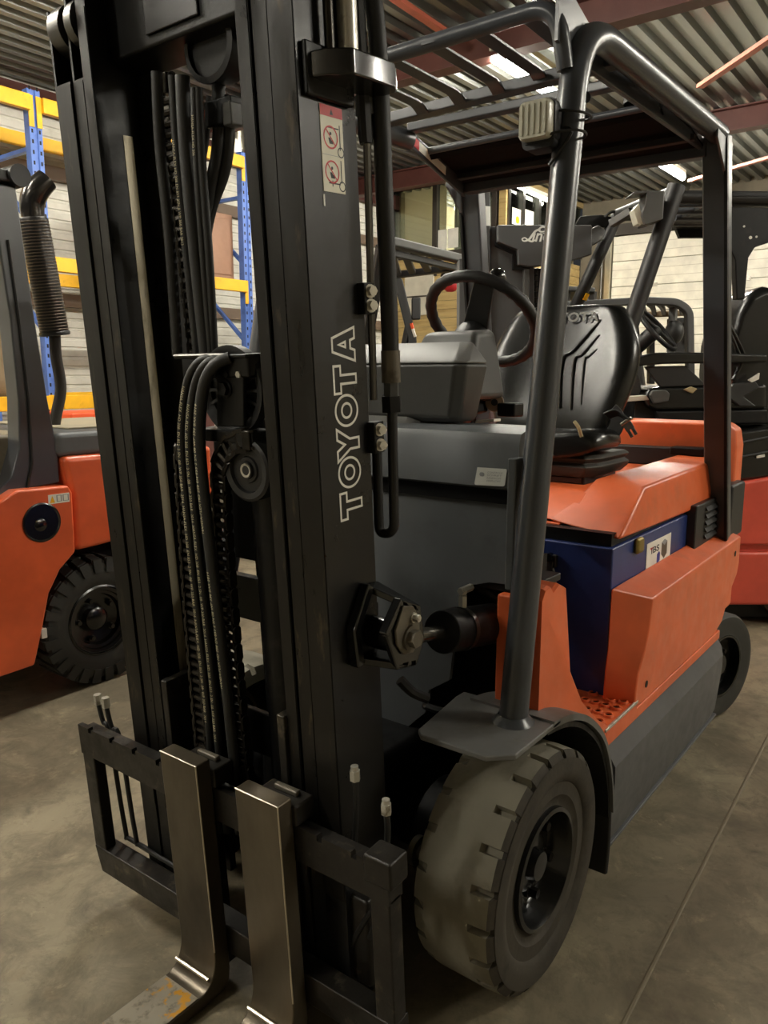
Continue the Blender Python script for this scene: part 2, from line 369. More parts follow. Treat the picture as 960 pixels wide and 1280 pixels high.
# ================================================================ the hall
def structure(name, mb, mt, parent=None, **k):
    return mb.build(name, mt, parent, kind='structure', **k)
ZC = 4.0; YL = -5.8; XB = -10.3; YR = 6.0; XF = 5.5
structure('floor', MB().box((XB - 0.3, YL - 0.3, -0.1), (XF, YR, 0.0)), K['concrete'], smooth=0)
p = onz((940, 960), 0.001); q = onz((778, 1282), 0.001)
jd = (q - p).normalized(); jn = V((-jd.y, jd.x, 0)) * 0.006
structure('trim_1', MB().hexa([p - jd * 1.6 - jn, q + jd * 0.6 - jn, q + jd * 0.6 + jn, p - jd * 1.6 + jn],
          [v + V((0, 0, 0.0015)) for v in (p - jd * 1.6 - jn * 0.4, q + jd * 0.6 - jn * 0.4, q + jd * 0.6 + jn * 0.4, p - jd * 1.6 + jn * 0.4)]),
          mat('joint_filler', S(122, 112, 90), 0.7), smooth=0)
# trapezoidal steel deck, ribs running along x
mb = MB(); prof = []; y = YL - 0.1; PITCH_D = 0.16
while y < YR:
    prof += [(y, ZC), (y + 0.06, ZC), (y + 0.075, ZC + 0.05), (y + 0.145, ZC + 0.05)]; y += PITCH_D
for i in range(len(prof) - 1):
    (a, za), (b, zb) = prof[i], prof[i + 1]
    mb.quad((XB - 0.2, a, za), (XF, a, za), (XF, b, zb), (XB - 0.2, b, zb))
structure('ceiling', mb, K['deck'], smooth=0)
structure('trim_2', MB().box((XB - 0.3, YL - 0.3, ZC + 0.1), (XF, YR, ZC + 0.15)), K['black'], smooth=0)
# walls
mb = MB(); prof = []; z = 0.0
while z < ZC:
    prof += [(z, 0.0), (z + 0.055, 0.0), (z + 0.062, -0.014), (z + 0.083, -0.014)]; z += 0.09
for i in range(len(prof) - 1):
    (a, da), (b, db) = prof[i], prof[i + 1]
    mb.quad((XB, YL + da, a), (XF, YL + da, a), (XF, YL + db, b), (XB, YL + db, b))
structure('wall_left', mb, K['clad'], smooth=0)
structure('wall_back', MB().box((XB - 0.2, -3.9, 0), (XB - 0.02, YR, ZC + 0.1)), mat('wall_back_paint', S(120, 112, 96), 0.7), smooth=0)
structure('wall_right', MB().box((XB, YR, 0), (XF, YR + 0.1, ZC + 0.1)), mat('wall_right_paint', S(150, 142, 126), 0.7), smooth=0)
structure('wall_front', MB().box((XF, YL - 0.3, 0), (XF + 0.1, YR, ZC + 0.1)), mat('wall_front_paint', S(150, 142, 126), 0.7), smooth=0)
def ibeam(a, b, h, wd):
    return MB().sweep([a, b], [(-wd/2, -h/2), (wd/2, -h/2), (wd/2, -h/2 + .014), (.006, -h/2 + .014), (.006, h/2 - .014), (wd/2, h/2 - .014), (wd/2, h/2), (-wd/2, h/2), (-wd/2, h/2 - .014), (-.006, h/2 - .014), (-.006, -h/2 + .014), (-wd/2, -h/2 + .014)], up=(0, 0, 1))
for i, X in enumerate((2.0, -1.0, -4.0, -7.0)):
    structure('trim_%d' % (3 + i), ibeam((X, YL + .1, ZC - .12), (X, YR, ZC - .12), .22, .14), K['beam'], smooth=0)
structure('trim_7', MB().box((XB, YL + .02, ZC - .24), (XF, YL + .12, ZC - .05)), K['beam'], smooth=0)
for i, py in enumerate((207, 392)):
    zz = ony((20, py), YL + .05).z if i == 0 else ony((285, py), YL + .05).z
    structure('trim_%d' % (8 + i), MB().box((XB, YL + .005, zz - .06), (XF, YL + .08, zz + .06)), K['girt'], smooth=0)
for i, (a, b, z) in enumerate((((875, 108), (972, 42), 3.74), ((862, 226), (975, 193), 3.70), ((488, -6), (560, 43), 3.86))):
    structure('trim_%d' % (10 + i), MB().bar([onz(a, z), onz(b, z)], .06, .03, up=(0, 0, 1)), K['lightred'], smooth=0)

# fluorescent fittings
def fitting(x, y, z, label, mt='tube'):
    t = thing('ceiling_light', label, 'light', (x, y, z + .1), 0, 'fluorescent fittings under the roof deck')
    MB().box((x - .78, y - .03, z + .04), (x + .78, y + .03, z + .09)).build('housing', K['housing'], t, bev=.008)
    MB().cyl((x - .74, y, z), (x + .74, y, z), .035, 14).build('tube', K[mt], t)
    mb = MB()
    for s in (-.6, .6): mb.cyl((x + s, y, z + .09), (x + s, y, ZC + .03), .006, 6)
    mb.build('hanger', K['zinc'], t)
K['office_tube'] = mat('office_tube', S(255, 250, 235), .4, emit=(TUBE_RGB, 40.0))
fitting(-4.75, -1.88, 3.78, 'lit fluorescent tube glowing behind the work lamp of the front forklift')
fitting(-7.85, -1.88, 3.78, 'lit fluorescent tube near the white roller door, below the roof deck')
OUT = 'unseen fluorescent fitting outside the photo, '
for x, y, where in ((-1.65, -1.88, 'above the left forklift counterweight'), (1.45, -2.5, 'above the floor left of the forks'), (1.45, -4.3, 'near the left wall ahead of the rack'), (4.3, -1.4, 'farthest toward the front wall'),
                    (-2.4, 4.4, 'nearest the right wall'), (-4.75, 2.6, 'above the rear of the red forklift'), (-7.85, 2.6, 'right of the roller door')):
    fitting(x, y, 3.78, OUT + where)
fitting(-9.2, -5.0, 3.78, 'unseen fluorescent fitting added inside the office behind its front window', 'office_tube')  # unseen lamp added to brighten the office walls and blind
# roller door
dr = bpy.data.objects.new('door_1', None); COL.objects.link(dr); dr['kind'] = 'structure'; dr.location = (XB, -1.5, 0)
ROOTM[dr] = Matrix.Translation((XB, -1.5, 0)).inverted()
y0 = -3.36; y1 = .6; z0 = ony((0, 0), 0).z; ztop = onx((767, 297), XB).z; ph = .365; z = ztop
while z > .1:
    MB().box((XB, y0, z - ph + .008), (XB + .05, y1, z)).build('door_panel', K['door'], dr, bev=.006, smooth=0)
    for yy in (-2.72, -1.45, -.2):
        MB().box((XB + .05, yy - .05, z - ph - .025), (XB + .062, yy + .05, z - ph + .03)).build('hinge', K['zinc'], dr)
    for g in (.33, .66): MB().box((XB + .049, y0, z - ph * g - .004), (XB + .0525, y1, z - ph * g + .004)).build('panel_groove', K['board'], dr, smooth=0)
    z -= ph
structure('trim_13', MB().box((XB, y0 - .09, 0), (XB + .12, y0 - .01, ztop + .05)), K['duct'], smooth=0)
structure('trim_14', MB().box((XB, y0 - .09, ztop + .01), (XB + .14, y1 + .2, ztop + .16)), K['frame'], smooth=0)
pipe = MB().cyl((XB + .12, y0 - .14, 0), (XB + .12, y0 - .14, ztop + .1), .02)
pipe.build('trim_15', K['steelpipe'], None, kind='structure')

# office box built of pine planks, its front and its side
XO = -7.9; YO = -3.9
of = bpy.data.objects.new('wall_office', None); COL.objects.link(of); of['kind'] = 'structure'; of.location = (XO, YO, 0); ROOTM[of] = Matrix.Translation((XO, YO, 0)).inverted()
zs = onx((590, 312), XO).z
MB().box((XO - .14, YL, 0), (XO - .02, YO, 1.3)).build('lower_boarding', K['wood'], of)
MB().box((XB, YO - .14, 0), (XO, YO - .02, 1.3)).build('lower_side_boarding', K['wood'], of)
z = 1.3; k = 0
zside = ony((735, 322), YO).z
while z < zs - .02:
    h = min(.115, zs - z)
    MB().box((XO - .05, YL, z + .004), (XO - .004 * (k % 2), YO, z + h - .002)).build('plank', K['wood'], of, smooth=0)
    if z < zside - .02: MB().box((XB, YO - .05, z + .004), (XO - .06, YO - .004 * (k % 2), z + h - .002)).build('plank', K['wood'], of, smooth=0)
    z += h; k += 1
MB().box((XO - .09, YO - .09, zs), (XO + .01, YO + .01, ZC)).build('corner_post', K['wood'], of)
MB().box((XO - .08, YL, onx((540, 222), XO).z), (XO + .03, YO, ZC)).build('top_rail', K['beam'], of)
MB().box((XB, YO - .08, ony((730, 262), YO).z), (XO, YO + .02, ZC)).build('side_top_rail', mat('board_above_window', S(150, 130, 88), .6), of)
MB().box((XB + .06, YL + .13, .5), (XO - .1, YL + .16, ZC)).build('inner_wall', mat('office_end_wall', S(168, 158, 128), .7), of, smooth=0)
# window_1 in the front, with panes
wn = bpy.data.objects.new('window_1', None); COL.objects.link(wn); wn['kind'] = 'structure'; wn.location = (XO, -5, 3.2); ROOTM[wn] = Matrix.Translation((XO, -5, 3.2)).inverted()
ztp = onx((540, 222), XO).z
ye = [onx((488, 270), XO).y, onx((544, 270), XO).y, onx((584, 270), XO).y, onx((618, 270), XO).y]
for i, yv in enumerate(ye):
    MB().box((XO - .06, yv - .035, zs - .3), (XO + .02, yv + .035, ztp)).build('mullion', K['frame'], wn)
MB().box((XO - .06, YL, zs - .04), (XO + .03, YO, zs + .02)).build('sill', K['frame'], wn)
MB().box((XO - .06, YL, ztp - .05), (XO + .02, YO, ztp + .02)).build('head_rail', K['frame'], wn)
for i in range(3):
    MB().box((XO - .03, ye[i] + .03, zs), (XO - .024, ye[i + 1] - .03, ztp - .04)).build('pane', K['glass'], wn, smooth=0)
MB().box((XO - .20, ye[0] - .05, zs), (XO - .19, ye[1] + .06, ztp)).build('blind', K['blind'], wn, smooth=0)
MB().box((XB + .02, YL, 1.2), (XB + .06, YO - .1, ZC)).build('inner_wall', mat('office_inner_wall', S(150, 140, 112), .7), wn, smooth=0)
for i, (a, b) in enumerate((((548, 288), (559, 311)), ((560, 286), (573, 309)))):
    A = onx(a, XO); B = onx(b, XO)
    t = MB().box((XO + .004, A.y, B.z), (XO + .007, B.y, A.z)).build('notice_sheet', K['paper'], None, smooth=0)
    tag(t, ('left' if i == 0 else 'right') + ' one of two white paper notices on the office window', 'paper', 'paper notices on the office glass')
# window_2 in the side
w2 = bpy.data.objects.new('window_2', None); COL.objects.link(w2); w2['kind'] = 'structure'; w2.location = (-9, YO, 3.2); ROOTM[w2] = Matrix.Translation((-9, YO, 3.2)).inverted()
zt2 = ony((690, 255), YO).z; 
for px in (634, 652, 672, 689, 712, 740):
    xx = ony((px, 290), YO).x
    MB().box((xx - .03, YO - .05, zside - .1), (xx + .03, YO + .03, zt2 + .1)).build('mullion', K['steelpipe'], w2)
MB().box((XB, YO - .03, zside), (XO - .1, YO - .024, zt2 + .1)).build('pane', K['glass'], w2, smooth=0)
MB().box((XB, YO - .05, zside - .06), (XO - .1, YO + .03, zside + .02)).build('sill', K['frame'], w2)
MB().box((XB, YO - .9, 1.2), (XO - .2, YO - .86, ZC)).build('inner_wall', mat('office_inner_grey', S(126, 124, 112), .7), w2, smooth=0)
a = ony((645, 231), YO + .06); b = ony((691, 253), YO + .06)
t = thing('strip_light', 'slim white strip light fixed above the office side window', 'light', (a.x, a.y, a.z))
MB().cyl(a, b, .03, 10).build('tube', mat('lit_strip', S(250,246,230), .4, emit=(TUBE_RGB, 14.0)), t); MB().box((b.x, YO + .02, b.z + .02), (a.x, YO + .1, b.z + .07)).build('housing', K['housing'], t)
for i, (a, b) in enumerate((((640, 259), (650, 283)), ((655, 261), (666, 284)))):
    A = ony(a, YO); B = ony(b, YO)
    t = MB().box((A.x, YO + .004, B.z), (B.x, YO + .008, A.z)).build('poster_sheet', K['paper'], None, smooth=0)
    tag(t, ('left' if i == 0 else 'right') + ' white poster on the office side window above the grey panel', 'paper', 'posters on the office side glass')
    if i == 0:
        MB().ball(ony((647, 275), YO + .012), .05, 6, (1, .1, 1)).build('yellow_print', K['yellow'], t)
# pale notice board on the planks
A = onx((506, 341), XO + .03); B = onx((541, 393), XO + .03)
t = thing('notice_board', 'pale board hung on the pine planks behind the steering wheel', 'board', (XO + .03, (A.y + B.y) / 2, B.z))
MB().box((XO, A.y, B.z), (XO + .03, B.y, A.z)).build('panel', K['board'], t); MB().box((XO + .03, A.y, A.z - .35), (XO + .036, B.y, A.z - .33)).build('joint', K['frame'], t, smooth=0)

# ================================================================ pallet rack along the left wall
YF = -4.6; YBK = -5.55
X1 = ony((48, 250), YF).x; X2 = ony((306, 300), YF).x
rk = thing('pallet_rack', 'blue and yellow pallet rack along the left wall', 'rack', ((X1 + X2) / 2, (YF + YBK) / 2, 0))
ztop = ony((34, 112), YF).z
for X in (X1, X2):
    for yy in (YF, YBK):
        mb = MB().prism([(X - .05, yy - .035, 0), (X - .05, yy + .035, 0), (X - .015, yy + .035, 0), (X - .01, yy + .024, 0), (X + .01, yy + .024, 0), (X + .015, yy + .035, 0), (X + .05, yy + .035, 0), (X + .05, yy - .035, 0)], (0, 0, ztop))
        u = mb.build('upright', K['rackblue'], rk, smooth=0)
        if yy == YF:
            mh = MB()
            zz = .3
            while zz < ztop:
                for s in (-.03, .03): mh.box((X + s - .007, yy + .0345, zz), (X + s + .007, yy + .0362, zz + .028))
                zz += .075
            mh.build('slot', K['black'], u, kind='stuff', smooth=0)
    zz = ony((302, 332), YF).z - 1.5
    while zz < ztop - .5:
        MB().bar([(X, YF, zz), (X, YBK, min(zz + .82, ztop - .05))], .035, .03).build('diagonal_brace', K['rackblue'], rk, smooth=0)
        zz += .75
    for zz in (.4, ztop - .4): MB().bar([(X, YF, zz), (X, YBK, zz)], .04, .03).build('cross_brace', K['rackblue'], rk, smooth=0)
levels = [ony((0, 121), YF).z, ony((80, 333), YF).z, ony((0, 505), YF).z]
for zz in levels:
    for yy in (YF + .05, YBK + .05):
        MB().box((X1 + .05, yy - .02, zz - .055), (.9, yy + .03, zz + .055)).build('shelf_beam', K['yellow'], rk, bev=.006)
        MB().box((X2 + .05, yy - .02, zz - .055), (X1 - .05, yy + .03, zz + .055)).build('shelf_beam', K['yellow'], rk, bev=.006)
    for X in (X1, X2):
        for s in ((-1, 1) if X == X1 else (1,)):
            MB().box((X + s * .052, YF + .036, zz - .16), (X + s * .012, YF + .044, zz + .06)).build('beam_connector', K['yellow'], rk, smooth=0)
# things on the rack
zl = levels[1] + .06
a = ony((263, 250), -5.2); b = ony((308, 250), -5.0)
for i, (x0, x1, mt, lb) in enumerate(((X2 + .95, X2 + .52, 'brown', 'dark brown box on the rack, left of the lighter box'), (X2 + .5, X2 + .06, 'brown2', 'lighter brown box on the rack beside the blue upright'))):
    t = thing('storage_box', lb, 'box', ((x0 + x1) / 2, -5.05, zl), 0, 'brown boxes on the rack')
    MB().box((x1, -5.45, zl), (x0, -4.7, zl + .62)).build('carcass', K[mt], t, bev=.01)
    MB().box((x1 + .04, -4.7, zl + .05), (x0 - .04, -4.69, zl + .57)).build('front_panel', K[mt], t, bev=.006)
A = ony((8, 490), YF)
t = thing('sack', 'brown sackcloth bundle with a red strap on the yellow rack beam', 'bag', (A.x, YF, levels[2] + .06))
zz = levels[2] + .055
MB().loft([circle((A.x + dx, YF - .1, zz + h), (1, 0, 0), (0, 1, 0), r, 14, r * .8) for h, r, dx in ((0, .12, 0), (.04, .16, 0), (.16, .17, 0), (.24, .12, -.02), (.30, .10, -.02), (.42, .10, -.03), (.62, .07, -.03), (.70, .02, -.03))]).build('bundle', K['sack'], t)
MB().tube(ease([(A.x - .02, YF + .06, zz + .3), (A.x - .1, YF + .1, zz + .36), (A.x - .14, YF + .08, zz + .25), (A.x - .22, YF + .06, zz + .18)]), .022, 8).build('strap', K['red'], t)
A = ony((100, 519), -3.6)
t = thing('barrier_block', 'orange plastic barrier block behind the grey hood of the left forklift', 'barrier', (A.x, -3.6, 0))
MB().box((A.x - .5, -3.75, A.z - .12), (A.x + .16, -3.45, A.z + .03)).build('upper_block', K['plasticorange'], t, bev=.02)
MB().box((A.x - .45, -3.7, 0), (A.x + .1, -3.5, A.z - .12)).build('lower_block', K['plasticorange'], t, bev=.02)
A = ony((19, 505), -3.4)
t = thing('traffic_cone', 'narrow red traffic cone seen past the left forklift pillar', 'cone', (A.x, -3.4, 0))
MB().lathe([(.16, .03), (.15, .03), (.02, A.z + .05), (.0, A.z + .05)], (A.x, -3.4, 0), (0, 0, 1), 20).build('cone_body', K['plasticorange'], t)
MB().box((A.x - .2, -3.6, 0), (A.x + .2, -3.2, .03)).build('base', K['plasticorange'], t, bev=.01)
a = ony((288, 112), -5.0); b = ony((299, 195), -5.0)
t = thing('ventilation_duct', 'shiny galvanised duct hanging from the roof behind the mast', 'duct', (a.x, -5.0, 2.4))
MB().lathe([(.0, b.z), (.075, b.z), (.085, b.z + .05), (.085, ZC + .03)], (a.x - .05, -5.0, 0), (0, 0, 1), 20).build('duct_pipe', K['duct'], t)
MB().lathe([(.088, 0), (.095, .01), (.095, .03), (.088, .04)], (a.x - .05, -5.0, b.z + .32), (0, 0, 1), 20).build('collar', K['duct'], t)
a = ony((250, 235), -5.6)
structure('trim_16', MB().box((a.x - .08, -5.74, 0), (a.x + .08, -5.6, ZC - .2)), K['beam'], smooth=0)
# ================================================================ the front forklift: wheels and chassis
fl = thing('forklift', 'large orange and grey electric forklift in front, black mast marked TOYOTA and blue battery', 'forklift', (0, 0, 0))
def hexnut(mb, c, ax, r, h):
    c = V(c); ax = V(ax).normalized(); mb.cyl(c, c + ax * h * .25, r * 1.35, 14); mb.cyl(c + ax * h * .2, c + ax * h, r, 6); return mb
def worn_tyre(cx, cz, yi, yo, r, s):
    """s = +1 outer face towards +y"""
    wd = abs(yo - yi); Nn = 21
    cols = [(0.0, r - .05), (.004, r - .025), (.012, r - .006), (.040, r - .001), (wd - .055, r), (wd - .051, r), (wd - .010, r - .003), (wd - .001, r - .016), (wd + .001, r - .024), (wd + .002, r - .05), (wd - .002, r - .072), (wd - .008, r - .076),
            (wd - .010, r - .088), (wd - .009, r - .112), (wd - .014, r - .118), (wd - .020, r - .136), (wd - .016, r - .146), (wd - .03, r - .15)]
    secs = []
    for k in range(Nn):
        for da, nt in ((-1.9, 0), (-1.6, 1), (1.6, 1), (1.9, 0), (5.6, 0), (9.2, 0), (12.4, 0)):
            a = math.radians(k * 360 / Nn + da); sec = []
            for j, (h, rr) in enumerate(cols):
                if nt and (j in (1, 2) or j in (5, 6, 7, 8)): rr = min(rr, r - (.022 if j != 8 else .036))
                sec.append(V((cx + rr * math.cos(a), yi + s * h, cz + rr * math.sin(a))))
            secs.append(sec)
    secs.append(secs[0])
    return MB().loft(secs, close=False)
def front_wheel(s, name_label=None):
    yo = .618 * 1.0 if s > 0 else -.56; wd_ = .208; yi = yo - s * wd_; cx, cz, r = 0.0, .288, .288
    t = worn_tyre(cx, cz, yi, yo, r, s).build('tyre', K['tread'], fl, smooth=30)
    t.data.materials.append(K['side'])
    for f in t.data.polygons:
        if (f.center.y - yi) * s > wd_ - .0125: f.material_index = 1
    sw = MB().lathe([(r - .020, s * .0015), (r - .05, s * .0035), (r - .074, -s * .001), (r - .080, -s * .0075), (r - .112, -s * .0075), (r - .120, -s * .014), (r - .138, -s * .018), (r - .148, -s * .014)], (cx, yo, cz), (0, 1, 0), 64)
    sw.build('sidewall', K['side'], t)
    rm = MB().lathe([(.150, -s * .03), (.146, -s * .006), (.136, -s * .004), (.131, -s * .016), (.126, -s * .055), (.118, -s * .064), (.074, -s * .066), (.068, -s * .05), (.040, -s * .046), (.034, -s * .024), (.0, -s * .022)], (cx, yo, cz), (0, 1, 0), 48)
    rm.build('rim', K['rim'], t)
    mb = MB()
    for k in range(6):
        a = k * PI / 3 + .3
        hexnut(mb, (cx + .094 * math.cos(a), yo - s * .066, cz + .094 * math.sin(a)), (0, s, 0), .013, .028)
    mb.build('wheel_nut', K['chain'], t, kind='stuff')
    return t
front_wheel(1); front_wheel(-1)
def rear_wheel(s):
    r = .226; ax = V((math.sin(math.radians(16)), math.cos(math.radians(16)), 0))   # steered a little
    c = V((ony((905, 848), .56).x, .56 if s > 0 else -.52, r)); g = s
    pr = [(r - .06, -g * .19), (r - .02, -g * .185), (r, -g * .17), (r, -g * .02), (r - .012, -g * .004), (r - .04, 0), (r - .075, -g * .008), (r - .09, -g * .006)]
    t = MB().lathe(pr, c, ax, 56).build('tyre', K['tyre'], fl)
    MB().lathe([(r - .088, -g * .02), (r - .092, -g * .005), (r - .10, -g * .006), (r - .105, -g * .05), (.05, -g * .06), (.045, -g * .02), (0, -g * .018)], c, ax, 40).build('rim', K['rim'], t)
    mb = MB(); u = ax.cross(V((0, 0, 1)))
    for k in range(5):
        a = k * 2 * PI / 5
        hexnut(mb, c - ax * g * .056 + u * .075 * math.cos(a) + V((0, 0, .075 * math.sin(a))), ax * g, .010, .02)
    mb.build('wheel_nut', K['chain'], t, kind='stuff')
rear_wheel(1); rear_wheel(-1)
MB().cyl((0, -.40, .29), (0, .41, .29), .075, 20).build('front_axle', K['black'], fl)
MB().cyl((0, .30, .29), (0, .40, .29), .13, 24).build('axle_hub', K['black'], fl)
MB().box((-.12, -.22, .14), (.14, .22, .5)).build('drive_housing', K['black'], fl, bev=.03)
MB().box((-1.62, -.48, .13), (-.32, .54, .49)).build('chassis', K['black'], fl, smooth=0)
MB().box((-2.0, -.35, .15), (-1.62, .35, .5)).build('rear_axle_beam', K['black'], fl, bev=.02)
mb = MB().cyl((.19, .36, .34), (.19, .375, .34), .035, 20); mb.cyl((.19, .37, .34), (.19, .40, .34), .018, 12)
mb.build('mast_pivot_washer', K['cast'], fl)

# fender plate and arch over the front wheel
pl = [(.225, .39), (.245, .41), (.245, .575), (.20, .622), (-.02, .622), (-.02, .36), (.02, .36)]
MB().prism([(a, b, .652) for a, b in pl], (0, 0, .014)).build('fender_plate', K['fender'], fl, bev=.004)
arc = ease([(.02, 0, .655), (-.07, 0, .640), (-.15, 0, .612), (-.22, 0, .57), (-.29, 0, .51), (-.335, 0, .445), (-.375, 0, .35), (-.395, 0, .25)], 4)
MB().loft([[(p.x, .40, p.z), (p.x, .622, p.z), (p.x - .004, .622, p.z + .016), (p.x - .004, .40, p.z + .016)] for p in arc]).build('fender_arch', K['fender'], fl)
mb = MB(); inner = [p - V((.012 * (1 if p.x < -.2 else .3), 0, .012)) for p in arc]
MB().loft([[(p.x + .008, .42, p.z - .016), (p.x + .008, .612, p.z - .016), (p.x + .004, .612, p.z - .004), (p.x + .004, .42, p.z - .004)] for p in arc]).build('arch_liner', K['black'], fl)
fp = ease([(-.345, 0, .42), (-.385, 0, .30), (-.395, 0, .16), (-.385, 0, .06)], 4)
MB().loft([[(p.x, .42, p.z), (p.x, .612, p.z), (p.x - .012, .616, p.z), (p.x - .012, .42, p.z)] for p in fp]).build('mud_flap', K['plastic'], fl, bev=.004)

# orange front fender pillar, sill, step
pil = [(-.025, .640), (-.058, .925), (-.075, .948), (-.100, .952), (-.118, .934), (-.150, .948), (-.190, .930), (-.232, .70), (-.262, .615), (-.318, .545), (-.372, .508), (-.372, .452), (-.330, .455), (-.285, .515), (-.215, .585), (-.145, .628), (-.065, .655)]
def flare(z): return .545 + .06 * max(0.0, min(1.0, (.72 - z) / .22)) ** 1.3
MB().loft([[(x, .46, z) for x, z in pil], [(x, flare(z) - .008, z) for x, z in pil], [(x * .995 - .0015, flare(z), z + (.002 if z < .6 else -.004)) for x, z in pil]]).build('front_fender', K['orange'], fl, smooth=25)
MB().box((-.062, .44, .64), (-.03, .52, .93)).build('fender_front_flange', K['orange'], fl, bev=.006)
MB().box((-.26, .36, .925), (-.07, .50, .945)).build('fender_cap', K['plastic'], fl, bev=.004)
sill = MB().prism([(-.36, .604, .448), (-1.5, .604, .448), (-1.5, .604, .482), (-.60, .604, .482), (-.59, .604, .502), (-.36, .604, .502)], (0, -.10, 0))
sill.build('sill', K['orange'], fl, bev=.004)
st = MB().box((-.655, .40, .492), (-.345, .600, .503)).build('step_plate', K['orange'], fl, bev=.003)
gm = MB()
for u, v in ((325, 792), (292, 818), (335, 828), (372, 838), (415, 850), (300, 855), (343, 865), (385, 880), (350, 905), (395, 818), (445, 826)):
    P = onz((640 + u * .3125, 620 + v * .3125), .5035)
    lug = MB().lathe([(.0165, 0), (.014, .006), (.0105, .007), (.0095, .001)], P, (0, 0, 1), 12); lug.build('grip_lug', K['orange'], st)
    MB().lathe([(.0001, .0026), (.0100, .0026)], P, (0, 0, 1), 12).build('grip_hole', K['matt'], st, smooth=0)
MB().box((-.60, .5985, .498), (-.35, .606, .507)).build('step_edge', K['zinc'], st, bev=.002)

# grey side skirt
sk = [(.560, .456), (.580, .450), (.621, .385), (.622, .34), (.606, .16), (.590, .118), (.50, .118), (.50, .456)]
MB().loft([[(x, y, z) for y, z in sk] for x in (-.395, -.41, -.8, -1.2, -1.5)] + [[(-1.60, y - .03, max(z, .2)) for y, z in sk]]).build('side_skirt', K['skirt'], fl, smooth=20)
MB().box((-1.55, .5, .115), (-.40, .603, .124)).build('skirt_lip', K['skirt'], fl, bev=.003)

# orange side panel
outp = [(-.683, .795), (-.664, .70), (-.640, .648), (-.592, .590), (-.578, .535), (-.578, .484), (-1.42, .484), (-1.52, .51), (-1.60, .60), (-1.70, .66), (-1.72, .70), (-1.72, .812)]
inn = [(-.575, .835), (-.570, .72), (-.566, .648), (-.555, .590), (-.550, .535), (-.550, .484), (-1.42, .484), (-1.52, .51), (-1.60, .60), (-1.70, .66), (-1.72, .70), (-1.72, .845)]
sp = MB().loft([[(x, .515, z) for x, z in inn], [(x, .604, z) for x, z in outp]]).build('side_panel', K['orange'], fl, bev=.006)
for px in ((808, 855), (919, 692)):
    P = ony(px, .6045); MB().cyl(P, P + V((0, .0012, 0)), .011, 16).build('bolt_hole', K['black'], sp, smooth=0)
# battery in its bay
bt = MB().box((-1.56, -.44, .47), (-.578, .514, .952)).build('battery_case', K['blue'], fl, bev=.006)
MB().box((-1.55, -.43, .9525), (-.60, .50, .99)).build('battery_top', K['black'], fl, smooth=0)
P = ony((805, 690), .5155); U1 = V((-1, 0, 0)); 
lab = [ony(p, .5152) for p in ((809, 680), (839, 666), (838, 705), (808, 722))]
zt = .5 * (lab[0].z + lab[1].z); zb_ = min(lab[2].z, lab[3].z) - .02; xa, xb_ = lab[0].x, lab[1].x
lb = MB().box((xa, .514, zb_), (xb_, .5156, zt)).build('battery_label', K['white'], bt, smooth=0, label='white label with letters and small battery pictures')
lw = abs(xb_ - xa); lh = zt - zb_
def on_label(u, v): return V((xa - u * lw, .5158, zb_ + v * lh))
text_box(MB(), 'IBS', on_label(.18, .70), (-1, 0, 0), (0, 0, 1), lw * .32, lh * .16, bold=.02).build('lettering', K['ink'], bt, smooth=0)
MB().add([on_label(.12, .86), on_label(.26, .86), on_label(.19, .78)], [(0, 1, 2)]).build('red_mark', K['redink'], bt, smooth=0)
MB().add([on_label(.60, .86), on_label(.72, .92), on_label(.84, .84), on_label(.84, .52), on_label(.72, .42), on_label(.60, .56)], [tuple(range(6))]).build('grey_picture', K['cast'], bt, smooth=0)
MB().quad(on_label(.60, .86), on_label(.72, .92), on_label(.84, .84), on_label(.72, .76)).build('picture_top', K['greyink'], bt, smooth=0).location.y = .0004
MB().add([on_label(.42, .62), on_label(.50, .68), on_label(.55, .62), on_label(.55, .44), on_label(.46, .36), on_label(.42, .42)], [tuple(range(6))]).build('blue_picture', K['blueink'], bt, smooth=0)
for k, (a, b) in enumerate(((.12, .40), (.44, .64), (.68, .90))):
    text_box(MB(), ('BATTERY', 'MOTION', 'POWER')[k], on_label(a, .18), (-1, 0, 0), (0, 0, 1), lw * (b - a), lh * .05).build('small_print', K['greyink'], bt, smooth=0)
MB().box((-.80, .512, .905), (-.745, .532, .955)).build('brass_catch', mat('brass_fitting', S(150, 132, 70), .45, .6), bt, bev=.01)
# latch on the front of the battery case
P = onx((689, 700), -.577)
MB().box((-.577, P.y - .022, P.z - .02), (-.562, P.y + .022, P.z + .02)).build('latch_plate', K['plastic'], bt, bev=.004)
MB().cyl((-.572, P.y, P.z + .012), (-.552, P.y, P.z + .012), .013, 14).build('latch_pivot', K['gloss'], bt)
MB().box((-.573, P.y - .014, P.z - .075), (-.557, P.y + .014, P.z)).build('latch_arm', K['plastic'], bt, bev=.004)
for s in (-1, 1):
    MB().tube(ease([(-.558, P.y + s * .016, P.z - .02), (-.548, P.y + s * .030, P.z - .05), (-.548, P.y + s * .022, P.z - .09), (-.55, P.y + s * .008, P.z - .115)]), .0035, 6).build('latch_wire', K['chrome'], bt)
